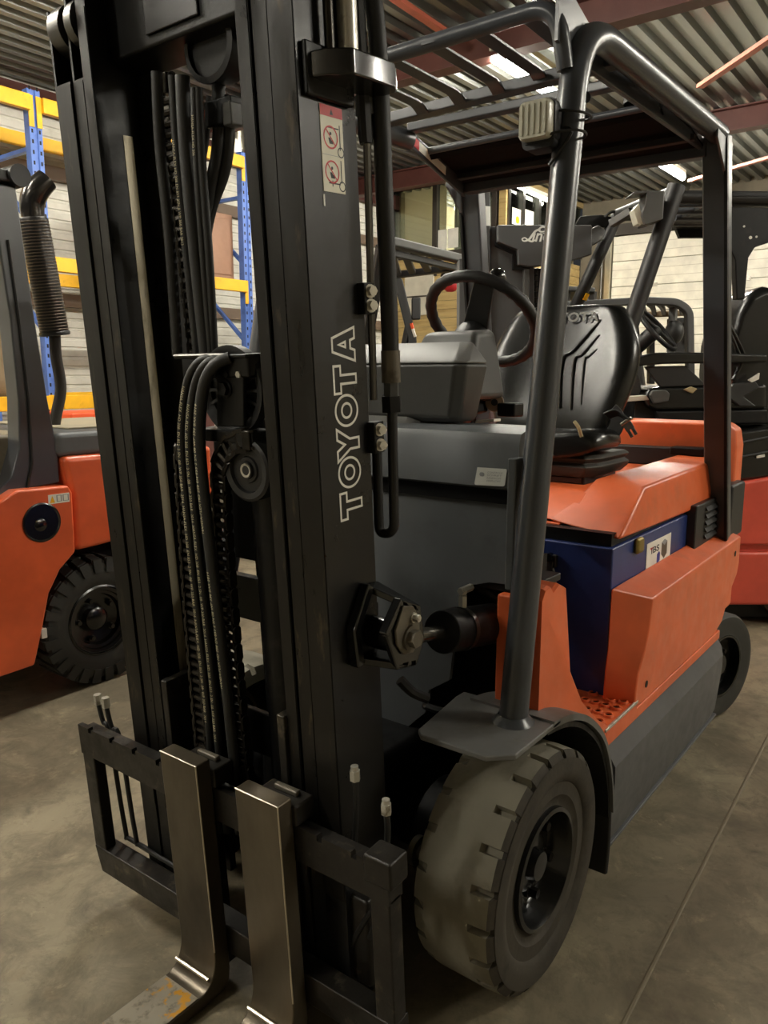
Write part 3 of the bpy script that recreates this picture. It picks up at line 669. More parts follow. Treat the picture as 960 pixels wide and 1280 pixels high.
# bonnet over the battery
hd = MB()
hd.hexa([(-.655, -.30, 1.0), (-.655, .35, 1.0), (-1.74, .35, .97), (-1.74, -.30, .97)], [(-.784, -.30, 1.075), (-.784, .345, 1.075), (-1.70, .345, 1.075), (-1.70, -.30, 1.075)])
hood = hd.build('bonnet', K['orange'], fl, bev=.008)
for s in (1, -1):
    o = (lambda y: y) if s > 0 else (lambda y: .05 - y)
    w_ = MB().loft([[(-.652, o(.27), 1.0), (-.607, o(.522), .972), (-.66, o(.524), 1.01), (-.834, o(.508), 1.105), (-.855, o(.34), 1.115), (-.784, o(.325), 1.074)],
                    [(-1.745, o(.27), .96), (-1.755, o(.522), .956), (-1.755, o(.524), 1.01), (-1.725, o(.508), 1.12), (-1.725, o(.34), 1.125), (-1.725, o(.325), 1.074)]])
    w_.build('bonnet_wing', K['orange'], fl, bev=.012, seg=3)
P = onx((688, 665), -.64)
MB().hexa([(-.632, P.y - .018, P.z - .035), (-.632, P.y + .018, P.z - .035), (-.645, P.y + .018, P.z - .035), (-.645, P.y - .018, P.z - .035)], [(-.640, P.y - .028, P.z + .03), (-.640, P.y + .028, P.z + .03), (-.665, P.y + .028, P.z + .03), (-.665, P.y - .028, P.z + .03)]).build('bonnet_clip', K['orange'], fl, bev=.003)
MB().box((-1.78, -.35, 1.075), (-1.70, .43, 1.15)).build('hinge_trough', K['plastic'], fl, bev=.006)
P = onx((862, 563), -1.72)
MB().box((-1.75, P.y - .07, P.z - .02), (-1.68, P.y + .07, P.z + .015)).build('hinge', K['black'], fl, bev=.008)
# counterweight
cw = [(-1.76, -.46), (-1.76, .50), (-1.80, .545), (-1.95, .535), (-2.02, .44), (-2.03, -.40), (-1.95, -.47)]
MB().loft([[(x, y * .97, .50) for x, y in cw], [(x, y, .66) for x, y in cw], [(x, y, 1.16) for x, y in cw], [(x + (.02 if x < -1.8 else 0), y * .985, 1.225) for x, y in cw], [(x + (.05 if x < -1.8 else 0), y * .93, 1.252) for x, y in cw]]).build('counterweight', K['orange'], fl, bev=.01)
MB().box((-1.80, .45, .50), (-1.62, .57, .81)).build('counterweight_cheek', K['orange'], fl, bev=.02)
# louvre panel and rear blocks
lv = MB().box((-1.575, .49, .80), (-1.29, .545, .985)).build('vent_panel', K['plastic'], fl, bev=.006)
for k in range(5):
    zz = .848 + k * .026
    MB().hexa([(-1.545, .543, zz), (-1.40, .543, zz), (-1.40, .556, zz), (-1.545, .556, zz)], [(-1.545, .543, zz + .016), (-1.40, .543, zz + .016), (-1.40, .547, zz + .014), (-1.545, .547, zz + .014)]).build('louvre', K['plastic'], lv, smooth=0)
MB().box((-1.86, .50, .80), (-1.66, .575, 1.02)).build('rear_block', K['plastic'], fl, bev=.012)

# ---------------------------------------------------------------- cowl and dashboard
zc = onx((560, 606), -.045).z
low = [(-.40, .50), (.16, .50), (.215, .555), (.225, .62), (.29, .665), (.305, .80), (.322, .895), (.352, .93), (.40, .945), (.475, .95), (.475, zc), (-.40, zc)]
MB().prism([(-.062, y, z) for y, z in low], (-.012, 0, 0)).build('cowl_panel', K['grey'], fl, smooth=0)
MB().loft([[(x, -.41, z), (x, .480, z), (x - .13, .480, z), (x - .13, -.41, z)] for x, z in ((-.050, zc), (-.040, zc + .006), (-.046, 1.29), (-.056, 1.312), (-.09, 1.322))]).build('cowl_cover', K['grey'], fl, smooth=30)
MB().box((-.06, -.40, zc - .035), (-.055, .478, zc)).build('cowl_gap_shade', K['matt'], fl, smooth=0)  # black strip stands in for the shaded gap under the cover
MB().box((-.20, -.40, .98), (-.075, .47, zc)).build('cowl_body', K['black'], fl, smooth=0)
MB().box((-.30, -.40, .50), (-.20, .44, .98)).build('bulkhead', K['black'], fl, smooth=0)
MB().box((-.28, .30, .905), (-.15, .47, .925)).build('orange_reflection', K['orange'], fl, smooth=0)  # orange strip painted in for the reflection inside the cowl opening
MB().tube(ease([(-.17, .30, .90), (-.13, .34, .905), (-.12, .38, .895), (-.15, .42, .86), (-.20, .45, .84)]), .012, 8).build('brake_hose', K['hose'], fl)
mb = MB().tube(fillet([(-.04, .23, .585), (-.01, .25, .60), (-.01, .31, .60), (-.05, .33, .605)], .02), .010, 8); mb.build('grab_hook', K['black'], fl)
MB().box((-.066, .47, .95), (-.01, .492, 1.26)).build('cowl_edge_flange', K['grey'], fl, bev=.004)
# sticker on the cowl
A = onx((597, 584), -.039); B = onx((634, 586), -.039); Cc = onx((631, 608), -.039); Dd = onx((593, 606), -.039)
stk = MB().prism(fillet([A, B, Cc, Dd, A], .006)[3:], (.0012, 0, 0)).build('inspection_sticker', K['silver'], fl, smooth=0, label='silver inspection sticker')
uu = (B - A).normalized(); vv = (A - Dd).normalized(); WD = (B - A).length; HT = (A - Dd).length
for k, s_ in enumerate(('CONTROLE', 'SCHRIFT', 'AANDACHT', 'VERPLICHT')):
    text_box(MB(), s_, Dd + uu * WD * .38 + vv * HT * (.70 - .155 * k) + V((.0016, 0, 0)), uu, vv, WD * .5, HT * .10).build('small_print', K['greyink'], stk, smooth=0)
MB().ball(Dd + uu * WD * .2 + vv * HT * .62 + V((.0014, 0, 0)), .007, 6, (.05, 1, .8)).build('print_mark', K['greyink'], stk)
# dash console
def ring(z, xf, xb, yl, yr, ch): return [(xf, yl, z), (xf, yr - ch, z), (xf - ch * 1.1, yr, z), (xb, yr, z), (xb, yl, z)]
MB().loft([ring(1.326, -.135, -.225, -.24, .252, .02), ring(1.34, -.118, -.225, -.25, .262, .022), ring(1.474, -.098, -.225, -.25, .292, .024)]).build('dash_console', K['dash'], fl, bev=.008, seg=3)
MB().loft([ring(1.475, -.100, -.225, -.25, .291, .024), ring(1.482, -.106, -.225, -.25, .288, .024), ring(1.532, -.195, -.225, -.245, .245, .022)]).build('dash_top', K['dash2'], fl, bev=.008, seg=3)
MB().loft([ring(1.318, -.09, -.36, -.22, .17, .05), ring(1.338, -.12, -.36, -.22, .15, .04)]).build('dash_foot', K['dash2'], fl, bev=.004)
# steering column: leans to the rear
SC = V((-.55, .081, 1.608)); SN = V((-math.sin(math.radians(45)), 0, math.cos(math.radians(45)))); SU = V((math.cos(math.radians(45)), 0, math.sin(math.radians(45)))); SV = V((0, 1, 0))
MB().hexa([(-.24, -.04, 1.38), (-.24, .235, 1.38), (-.46, .22, 1.38), (-.46, -.03, 1.38)], [(-.315, .025, 1.566), (-.315, .20, 1.566), (-.44, .19, 1.575), (-.44, .03, 1.575)]).build('column_cover', K['dash'], fl, bev=.02, seg=3)
MB().loft([circle(SC - SN * h, SU, SV, a, 20) for h, a in ((.12, .062), (.075, .058), (.05, .05), (.032, .03), (.030, .0))]).build('column_boss', K['plastic'], fl)
wh = MB().tube(circle(SC, SU, SV, .170, 60), [.0165 + (.0022 if k % 2 else 0) for k in range(60)], 12, closed=True).build('steering_wheel', K['plastic'], fl)
sp_d = (onp((606, 357), SC, SN) - SC).normalized()
for dirn, wd in ((sp_d, .040), (-sp_d, .034)):
    sd = SN.cross(dirn)
    MB().loft([[SC - SN * .045 + dirn * .0 + sd * wd, SC - SN * .045 + dirn * .0 - sd * wd, SC - SN * .075 - sd * wd, SC - SN * .075 + sd * wd],
               [SC - SN * .036 + dirn * .06 + sd * wd * .9, SC - SN * .036 + dirn * .06 - sd * wd * .9, SC - SN * .055 + dirn * .06 - sd * wd * .9, SC - SN * .055 + dirn * .06 + sd * wd * .9],
               [SC + SN * .006 + dirn * .165 + sd * wd * .75, SC + SN * .006 + dirn * .165 - sd * wd * .75, SC - SN * .008 + dirn * .165 - sd * wd * .75, SC - SN * .008 + dirn * .165 + sd * wd * .75]]).build('spoke', K['plastic'], wh, bev=.004)
P = SC - SN * .033 + sp_d * .062; MB().obox(P, sp_d * .004, SN.cross(sp_d) * .022, SN * .001).build('maker_badge', K['greyink'], wh, smooth=0)
kd = (SU * .80 + SV * .60).normalized(); P = onp((621, 347), SC + SN * .045, SN)
MB().ball(P, .027, 10).build('spinner_knob', K['gloss'], wh); MB().cyl(P - SN * .045, P, .010, 10).build('knob_stem', K['gloss'], wh)
# lever on the column, small controls under it
MB().loft([circle(onx(p, -.42), (0, 1, 0), (0, 0, 1), r, 10, r * 1.5) for p, r in (((590, 425), .012), ((606, 432), .020), ((612, 450), .020), ((618, 468), .006))]).build('direction_lever', K['plastic'], fl)
P = onx((618, 503), -.48); MB().lathe([(.0, .012), (.012, .012), (.026, .010), (.028, 0), (.026, -.01), (0, -.01)], P, (P - EYE) * -1, 20).build('horn_disc', mat('tan_disc', S(128, 104, 80), .6), fl)
MB().lathe([(.0, .014), (.010, .014)], P, (P - EYE) * -1, 14).build('disc_bore', K['black'], fl, smooth=0)
a = onx((585, 512), -.45); MB().obox(a, (.03, 0, 0), (0, .05, .012), (0, -.004, .018)).build('pedal_link', K['black'], fl, bev=.006)
a = onx((603, 488), -.45); MB().obox(a, (.03, 0, 0), (0, .022, 0), (0, 0, .03)).build('valve_block', K['black'], fl, bev=.006)
a = onx((638, 512), -.5); MB().obox(a, (.03, 0, 0), (0, .03, 0), (0, 0, .02)).build('pedal_frame', K['black'], fl, bev=.006)
a = onx((577, 520), -.44); b = onx((585, 528), -.44); MB().bar([a, b], .03, .006).build('red_pedal', mat('dull_red_paint', S(176, 84, 62), .5), fl)
a = onx((610, 526), -.35); MB().obox(a, (.02, 0, 0), (0, .03, .003), (0, 0, .004)).build('white_cloth', K['paper'], fl, bev=.002)
MB().box((-.58, -.40, .46), (-.28, .42, .50)).build('cab_floor', K['black'], fl, smooth=0)

# ---------------------------------------------------------------- seat
def seat_ring(z, x, w, t, yc=.045, bul=0.0):
    """outline seen from above: flat front with side bolsters"""
    h = w / 2
    return [(x, yc - h * .5, z), (x, yc + h * .5, z), (x + .03 + bul, yc + h * .82, z), (x, yc + h, z), (x - t * .6, yc + h * .97, z), (x - t, yc + h * .6, z), (x - t, yc - h * .6, z), (x - t * .6, yc - h * .97, z), (x, yc - h, z), (x + .03 + bul, yc - h * .82, z)]
MB().loft([seat_ring(1.19, -1.13, .40, .10), seat_ring(1.24, -1.115, .47, .12, bul=.0), seat_ring(1.33, -1.135, .54, .12, bul=.012), seat_ring(1.45, -1.17, .60, .12, bul=.02), seat_ring(1.54, -1.195, .60, .11, bul=.012), seat_ring(1.62, -1.217, .53, .10), seat_ring(1.685, -1.236, .44, .09), seat_ring(1.702, -1.25, .38, .06)]).build('seat_back', K['vinyl'], fl, sub=2)
def sfront(p, off=.0):   # point on the leaning front of the back rest
    n = V((1, 0, .27)).normalized(); return onp(p, V((-1.155, 0, 1.40)) + n * off, n)
mb_ = []
chev = [[(697, 462), (694, 506)], [(700, 510), (703, 451), (718, 437), (752, 400)], [(714, 512), (718, 452), (728, 443), (750, 419)], [(727, 506), (731, 452), (736, 446), (747, 437)]]
for c in chev:
    MB().tube(ease([sfront(p, .004) for p in c], 6), .0062, 8).build('seat_rib', K['vinyl'], fl)
E_ = [sfront((682, 387), .012), sfront((748, 390), .012)]
n_ = V((1, 0, .27)).normalized(); O = sfront((672, 403), .0125); X_ = sfront((748, 402), .0125); u_ = (X_ - O); wd_ = u_.length; u_.normalize(); v_ = n_.cross(u_)
vs, fs, bb = text2('TOYOTA', bold=.03, spacing=1.1)
hh = (sfront((740, 391), .0125) - sfront((740, 403), .0125)).length
mb = MB(); pts = [O + u_ * ((a - bb[0]) / (bb[2] - bb[0]) * wd_) + v_ * ((b - bb[1]) / (bb[3] - bb[1]) * hh) for a, b in vs]; nv = len(pts)
mb.add(pts, fs); mb.build('seat_lettering', mat('embossed_vinyl', S(120, 118, 112), .35), fl, smooth=0)
def cush(x, z, w, yc=.045): return [(x, yc - w, z - .075), (x, yc + w, z - .075), (x, yc + w + .016, z - .01), (x, yc + w * .9, z + .028), (x, yc + w * .6, z + .012), (x, yc - w * .6, z + .012), (x, yc - w * .9, z + .028), (x, yc - w - .012, z - .01)]
MB().loft([cush(-.885, 1.225, .23), cush(-.90, 1.240, .27), cush(-.97, 1.250, .285), cush(-1.08, 1.24, .285), cush(-1.18, 1.24, .25)]).build('seat_cushion', K['vinyl'], fl, sub=2)
def bel(z, g): return [(-.935 + g, -.17 - g, z), (-.935 + g, .26 + g, z), (-.99, .29 + g, z), (-1.24 - g, .29 + g, z), (-1.24 - g, -.20 - g, z), (-.99, -.20 - g, z)]
MB().loft([bel(1.178, .0), bel(1.165, .015), bel(1.150, .0), bel(1.138, .015), bel(1.122, .01), bel(1.10, -.01)]).build('seat_bellows', K['vinyl2'], fl, bev=.004)
MB().box((-1.24, -.18, 1.075), (-.955, .26, 1.102)).build('seat_rail', K['plastic'], fl, bev=.004)
MB().box((-.960, .09, 1.080), (-.950, .25, 1.098)).build('rail_front', K['gloss'], fl, bev=.002)
P = onx((722, 536), -.90); MB().tube(ease([onx((718, 527), -.885), onx((723, 534), -.88), onx((727, 546), -.885)]), [.006, .007, .004] and .006, 6).build('torn_foam', K['foam'], fl)
a = onx((757, 552), -1.0); MB().ball(a, .022, 8, (.5, 1.0, .7)).build('torn_patch', K['foam'], fl)
# belt with its buckle tongue
bl = [onx(p, -1.10) for p in ((764, 512), (772, 522), (770, 535), (760, 548))]
MB().bar(ease(bl), .05, .008, up=(1, 0, 0)).build('seat_belt', K['plastic'], fl, bev=.002)
bl = [onx(p, -1.06) for p in ((758, 520), (772, 516), (786, 526))]
MB().bar(ease(bl), .006, .045, up=(1, 0, .6)).build('belt_loop', K['plastic'], fl, bev=.002)
f0, f1 = onx((776, 531), -1.05), onx((790, 522), -1.05)
MB().bar([f0, f1], .010, .012).build('buckle_bar', K['chrome'], fl, bev=.002)
P0, P1 = onx((784, 530), -1.05), onx((793, 545), -1.05); dr_ = (P1 - P0); sdv = V((0, dr_.z, -dr_.y)).normalized() * .014
for s in (-1, 1): MB().bar([P0 + sdv * s * .6, P0 + dr_ + sdv * s * .6], .010, .005, up=(1, 0, 0)).build('buckle_tongue', K['chrome'], fl)
MB().bar([P0 - dr_ * .1, P0 + dr_ * .45], .030, .0045, up=(1, 0, 0)).build('tongue_plate', K['chrome'], fl)
# ---------------------------------------------------------------- overhead guard of the front forklift
ZR = 2.215
def post_path(s):
    if s > 0: return fillet([(.060, .540, .664), (-.222, .507, ZR + .022), (-1.35, .515, ZR + .03)], .17, 10)
    return fillet([(.03, -.50, .664), (-.19, -.335, ZR), (-.715, -.318, ZR + .01)], .17, 10)
octo = lambda r: [(r * math.cos(2 * PI * (k + .5) / 16) * (1.0 if k % 4 not in (1, 2) else .98), r * math.sin(2 * PI * (k + .5) / 16)) for k in range(16)]
gl = MB().sweep(post_path(1), octo(.0335), up=(0, 1, 0)).build('guard_post', K['guard'], fl)
MB().lathe([(.050, 0), (.046, .006), (.038, .014), (.034, .02)], (.060, .540, .664), (0, 0, 1), 24).build('weld_bead', K['guard'], gl)
for px in ((731, 122), (733, 145)):
    P = ony(px, .5395); MB().cyl(P, P + V((0.002, .002, 0)), .006 if px[1] > 130 else .013, 12).build('post_hole', K['black'], gl, smooth=0)
MB().sweep(post_path(-1), octo(.0335), up=(0, 1, 0)).build('guard_post', K['guard'], fl)
# rear posts: box section with a set-back face
for s in (1, -1):
    b = V((-1.60, .545, .82)) if s > 0 else V((-1.66, -.50, .82)); tpt = V((-1.365, .505, ZR + .03)) if s > 0 else V((-1.42, -.49, ZR + .03))
    rp = MB().bar([b, tpt], .085, .062, up=(1, 0, 0)).build('rear_post', K['guard'], fl, bev=.008)
    mid = V((0, .040 * s, 0))
    MB().bar([b + mid + V((.035, 0, 0)), tpt + mid + V((.035, 0, -.02))], .012, .02, up=(1, 0, 0)).build('post_rib', K['black'], rp, bev=.002)
    MB().prism([tpt + V((.045, s * .034, -.02)), tpt + V((-.045, s * .034, -.02)), tpt + V((-.06, s * .034, -.16)), tpt + V((-.02, s * .034, -.16)), tpt + V((.14, s * .034, -.04)), tpt + V((.14, s * .034, -.015))], (0, s * .008, 0)).build('corner_gusset', K['grey'], rp, bev=.002)
# front cross pipe with curved ends
yl, yr_ = -.33, .49
MB().tube(fillet([(-.185, yl, 2.10), (-.165, yl + .01, 2.25), (-.150, yr_ - .005, 2.25), (-.175, yr_ + .01, 2.12)], .09, 8), .0195, 14).build('front_pipe', K['guard'], fl)
MB().prism([(-.135, .490, 2.17), (-.135, .490, 2.31), (-.24, .490, 2.272), (-.33, .490, 2.245), (-.24, .490, 2.15)], (0, .008, 0)).build('front_gusset', K['guard'], fl)
b2a, b2b = onz((488, 150), 2.24), onz((712, 83), 2.24)
MB().bar([b2a + V((0, -.05, 0)), V((-.50, .49, 2.235))], .045, .032, up=(0, 0, 1)).build('cross_bar', K['guard'], fl, bev=.004)
for (fp_, rp_) in (((490, 75), (574, 119)), ((542, 57), (622, 105)), ((599, 41), (677, 94)), ((660, 21), (735, 82)), ((440, 92), (527, 132))):
    a = onz(fp_, 2.245); b = onz(rp_, 2.245)
    MB().bar(fillet([a + V((.025, 0, .0)), b + V((.03, 0, .0)), b + V((-.01, 0, -.02))], .02, 3), .040, .008, up=(0, 0, 1)).build('roof_bar', K['guard'], fl, bev=.002)
b3a, b3b = V((-.70, -.30, 2.255)), V((-.72, .50, 2.255))
MB().bar([b3a, b3b], .04, .028, up=(0, 0, 1)).build('cross_bar', K['guard'], fl, bev=.005)
# black roof sheet of the rear half, hung from its cross bars
sh = [(-.83, -.36), (-.83, .46), (-1.33, .46), (-1.33, -.465)]
rs = MB().loft([[(-.925, -.385, 2.212), (-.925, .47, 2.212), (-.92, .47, 2.216), (-.92, -.385, 2.216)], [(-.905, -.378, 2.222), (-.905, .47, 2.222), (-.898, .47, 2.228), (-.898, -.378, 2.228)], [(-.915, -.38, 2.246), (-.915, .47, 2.246), (-.912, .47, 2.252), (-.912, -.38, 2.252)],
           [(-1.20, -.44, 2.232), (-1.20, .47, 2.232), (-1.20, .47, 2.238), (-1.20, -.44, 2.238)], [(-1.345, -.475, 2.208), (-1.345, .47, 2.208), (-1.345, .47, 2.214), (-1.345, -.475, 2.214)]]).build('roof_sheet', K['matt'], fl, smooth=30)
MB().tube([(-.90, -.375, 2.236), (-.905, .47, 2.236)], .012, 10).build('rolled_edge', K['guard'], rs)
MB().bar([(-.36, .452, 2.222), (-1.34, .462, 2.232)], .016, .062, up=(0, 0, 1)).build('rail_flange', K['guard'], fl, bev=.004)
MB().bar([(-1.34, -.47, 2.20), (-1.36, .48, 2.20)], .05, .045, up=(0, 0, 1)).build('cross_bar', K['guard'], fl, bev=.004)
MB().bar([(-1.20, -.42, 2.21), (-1.21, .48, 2.21)], .03, .02, up=(0, 0, 1)).build('sheet_stay', K['plastic'], fl, bev=.003)
rl = MB().bar([(-.70, -.315, 2.235), (-1.34, -.478, 2.195)], .012, .055, up=(0, 0, 1)).build('side_rail', K['guard'], fl, bev=.003)
d_ = (V((-1.34, -.478, 2.195)) - V((-.70, -.315, 2.235))); nn = V((d_.y, -d_.x, 0)).normalized()
if nn.y < 0: nn = -nn
for k, (t0, t1, mt) in enumerate(((.05, .16, 'redink'), (.16, .32, 'white'), (.325, .48, 'white'), (.485, .60, 'white'))):
    a = V((-.70, -.315, 2.235)) + d_ * t0 + nn * .0065; b = V((-.70, -.315, 2.235)) + d_ * t1 + nn * .0065
    MB().bar([a, b], .002, .030, up=(0, 0, 1)).build('reflector_strip', K[mt], rl, smooth=0)
P = onz((799, 112), 2.30)
bc = MB().lathe([(.045, 0), (.045, .02), (.040, .025)], P - V((0, 0, .04)), (0, 0, 1), 20).build('beacon_base', K['plastic'], fl)
MB().lathe([(.040, .02), (.040, .085), (.030, .10), (0, .105)], P - V((0, 0, .04)), (0, 0, 1), 20).build('beacon_lens', K['amber'], bc)
for px, mt in (((856, 180), 'redink'), ((866, 176), 'amber')):
    a = onx(px, -1.40); MB().box((-1.41, a.y - .022, a.z - .008), (-1.385, a.y + .022, a.z + .008)).build('marker_lamp', K[mt], fl, bev=.003)
# work lamp strapped to the front post
A = onx((650, 130), -.10); B = onx((691, 122), -.10); Cx = onx((692, 172), -.10); Dx = onx((650, 180), -.10)
cen = (A + Cx) / 2; lw_ = (B.y - A.y) / 2; lh_ = (A.z - Dx.z) / 2
def rr(x, w, h, c, r=.016): return [(x, c.y + a, c.z + b) for a, b in [(w * math.copysign(1, math.cos(t)) - r * math.copysign(1, math.cos(t)) + r * math.cos(t), h * math.copysign(1, math.sin(t)) - r * math.copysign(1, math.sin(t)) + r * math.sin(t)) for t in [2 * PI * (k + .5) / 24 for k in range(24)]]]
MB().loft([rr(-.108, lw_ * .98, lh_ * .5, cen - V((0, 0, lh_ * .85))), rr(-.15, lw_ * .9, lh_ * .55, cen - V((0, 0, lh_ * .85))), rr(-.19, lw_ * .5, lh_ * .3, cen - V((0, 0, lh_ * .6)))]).build('lamp_bowl', K['plastic'], fl)
lp = MB().loft([rr(-.105, lw_ * 1.05, lh_ * 1.06, cen), rr(-.13, lw_ * 1.05, lh_ * 1.06, cen), rr(-.19, lw_ * .7, lh_ * .8, cen - V((0, 0, .012))), rr(-.205, lw_ * .4, lh_ * .4, cen)]).build('work_lamp', K['plastic'], fl)
MB().loft([rr(-.105, lw_ * .97, lh_ * .97, cen, .014), rr(-.090, lw_ * .97, lh_ * .97, cen, .014), rr(-.084, lw_ * .88, lh_ * .9, cen, .012)]).build('lamp_glass', K['lens'], lp)
for k in range(5):
    yy = cen.y - lw_ * .7 + k * lw_ * .35
    MB().box((-.0845, yy - .002, cen.z - lh_ * .75), (-.082, yy + .002, cen.z + lh_ * .75)).build('lens_flute', K['lens'], lp, smooth=0)
MB().box((-.17, cen.y + lw_ * .5, cen.z - .02), (-.14, .50, cen.z + .005)).build('lamp_arm', K['plastic'], lp, bev=.004)
pc = ony((712, 145), .515)
MB().tube([pc + V((.048 * math.cos(t), .048 * math.sin(t), -.006 * math.sin(t))) for t in [2 * PI * k / 24 for k in range(24)]], .003, 6, closed=True).build('cable_tie', K['plastic'], lp)
pc = ony((705, 172), .517)
MB().tube([pc + V((.048 * math.cos(t), .048 * math.sin(t), .004 * math.sin(t))) for t in [2 * PI * k / 24 for k in range(24)]], .003, 6, closed=True).build('cable_tie', K['plastic'], lp)
MB().tube(ease([(-.15, cen.y + lw_, cen.z - .01), (-.13, cen.y + lw_ + .03, cen.z - .03), (-.13, .49, cen.z - .09)]), .004, 6).build('lamp_cable', K['plastic'], lp)
# ---------------------------------------------------------------- mast (mast co-ordinates: x forward, y left, z along the rails)
for s in (1, -1):
    zt = 2.34
    def rail(name, yo, yw, yi, xf, xb, wt, mt, z0, ztop_, mirror=s, xweb=None, yr=None):
        yr = yi if yr is None else yr
        poly = [(xf, yo), (xf, yi), (xf - .022, yi), (xf - .022, yw), (xb + .02, yw), (xb + .02, yr), (xb, yr), (xb, yo)]
        zs_ = 2.075 if (mirror < 0 and name != 'inner_mast_rail') else ztop_
        mb = MB(ML).prism([(x, mirror * y, z0) for x, y in poly], (0, 0, zs_ - z0))
        if zs_ < ztop_:
            poly2 = [(xf - .055, yo), (xf - .055, yw), (xb + .02, yw), (xb + .02, yr), (xb, yr), (xb, yo)]
            mb.prism([(x, mirror * y, zs_) for x, y in poly2], (0, 0, ztop_ - zs_))
            mb.box((xf - .055, mirror * yo, zs_), (xf, mirror * (yo - .007), ztop_))
        return mb.build(name, mt, fl, smooth=0)
    ro = rail('outer_mast_rail', .354, .336, .296, .115, -.036, .018, K['mastface'] if s > 0 else K['mast'], .07, 2.22)
    rm_ = rail('middle_mast_rail', .292, .276, .253, .111, -.030, .016, K['mast'], .10, 2.30)
    ri = rail('inner_mast_rail', .249, .234, .216, .114, -.030, .016, K['mast'], .12, 2.36, yr=.172)
    # worn running surface on the front of every flange
    for o_, a, b, x in ((ro, .296, .352, .1155), (rm_, .255, .290, .1115), (ri, .218, .247, .1145)):
        zt2 = 2.07 if s < 0 and o_ is not ri else 2.2
        MB(ML).box((x, s * a, .35), (x + .0012, s * b, zt2)).build('flange_face', K['flange'], o_, smooth=0)
    if s < 0:
        for (o_, yc, w_) in ((ro, .325, .022), (rm_, .270, .013)):
            MB(ML).cyl((.075, s * (yc - w_ / 1), 2.185), (.075, s * (yc + w_ / 1.2), 2.185), .050, 24).build('mast_roller', K['steelpipe'], o_)
    MB(ML).box((.018, s * .2335, .55), (.042, s * .2325, 1.97)).build('roller_track_sheen', K['track'], ri, smooth=0)
    # lift cylinder behind the rails
    MB(ML).cyl((-.075, s * .255, .12), (-.075, s * .255, 1.62), .034, 18).build('lift_cylinder', K['black'], fl)
    MB(ML).cyl((-.075, s * .255, 1.62), (-.075, s * .255, 2.25), .021, 14).build('cylinder_rod', K['chrome'], fl)
# cross ties
MB(ML).hexa([(-.03, -.235, 2.09), (.055, -.235, 2.11), (.055, .235, 2.11), (-.03, .235, 2.09)], [(-.03, -.235, 2.34), (.055, -.235, 2.34), (.055, .235, 2.34), (-.03, .235, 2.34)]).build('mast_top_tie', K['mast'], fl, bev=.006)
MB(ML).box((.055, -.10, 2.13), (.061, .06, 2.30)).build('tie_plate', K['mastface'], fl, bev=.003)
MB(ML).box((-.05, -.34, .50), (-.034, .34, .62)).build('mast_cross_member', K['mast'], fl, bev=.004)
MB(ML).box((-.06, -.34, .86), (-.034, .34, .97)).build('mast_cross_member', K['mast'], fl, bev=.004)
pg = MB(ML).cyl((-.03, .045, 2.09), (.02, .045, 2.09), .062, 28).build('hose_pulley', K['black'], fl)
MB(ML).lathe([(.062, 0), (.070, .004), (.070, .010), (.058, .012)], (.018, .045, 2.09), (1, 0, 0), 28).build('pulley_rim', K['black'], pg)
# centre free-lift cylinder and its head
MB(ML).cyl((.01, .115, .15), (.01, .115, 1.24), .046, 22).build('free_lift_cylinder', K['black'], fl)
MB(ML).cyl((.01, .115, 1.24), (.01, .115, 1.36), .030, 18).build('free_lift_rod', K['steelpipe'], fl)
hp = mx((226, 445), .085); hq = mx((316, 441), .085)
cr = MB(ML).box((.03, hp[1], hp[2] - .006), (.105, hq[1], hp[2] + .002)).build('crosshead_plate', K['mast'], fl, bev=.003)
MB(ML).tube([(.105, hp[1] + .005, hp[2] + .001), (.106, hq[1] - .06, hp[2] + .001)], .004, 6).build('plate_lip', K['steelpipe'], cr)
pc = mx((290, 488), .075)
pw = MB(ML).lathe([(.068, -.004), (.086, -.012), (.092, -.012), (.092, .010), (.086, .010), (.070, .002)], (.07, pc[1], pc[2]), (1, 0, 0), 40).build('pulley_wheel', K['plastic'], fl)
MB(ML).cyl((.058, pc[1], pc[2]), (.066, pc[1], pc[2]), .086, 36).build('pulley_web', K['black'], pw)
for k in range(16):
    a = 2 * PI * k / 16
    MB(ML).bar([(.071, pc[1] + .028 * math.cos(a), pc[2] + .028 * math.sin(a)), (.071, pc[1] + .076 * math.cos(a), pc[2] + .076 * math.sin(a))], .006, .008, up=(1, 0, 0)).build('pulley_spoke', K['plastic'], pw, smooth=0)
q0 = [mx(p, .09) for p in ((273, 470), (307, 470), (307, 533), (273, 533))]
br = MB(ML).prism([(.086, p[1], p[2]) for p in q0], (.010, 0, 0)).build('pulley_bracket', K['mast'], fl, bev=.003)
MB(ML).hexa([(.06, mx((262, 440), .09)[1], hp[2] - .045), (.06, hq[1], hp[2] - .045), (.10, hq[1], hp[2] - .045), (.10, mx((262, 440), .09)[1], hp[2] - .045)], [(.06, mx((258, 440), .09)[1], hp[2]), (.06, hq[1], hp[2]), (.10, hq[1], hp[2]), (.10, mx((258, 440), .09)[1], hp[2])]).build('crosshead_block', K['mast'], br, bev=.006)
hexnut(MB(ML), (.096, pc[1] + .005, pc[2] + .005), (1, 0, 0), .014, .012).build('pulley_bolt', K['black'], br)
for px in ((285, 468), (300, 468)):
    P = mx(px, .096); hexnut(MB(ML), (.093, P[1], P[2]), (1, 0, 0), .007, .010).build('bracket_bolt', K['zinc'] if px[0] == 300 else K['black'], br)
a = mx((254, 537), .08); b = mx((326, 537), .08)
MB(ML).box((.03, a[1], a[2] - .02), (.105, b[1], a[2] + .005)).build('base_flange', K['mast'], br, bev=.004)
MB(ML).box((.0, a[1], a[2] - .12), (.06, a[1] + .07, a[2] - .02)).build('head_casting', K['black'], br, bev=.01)
wc = mx((311, 587), .095)
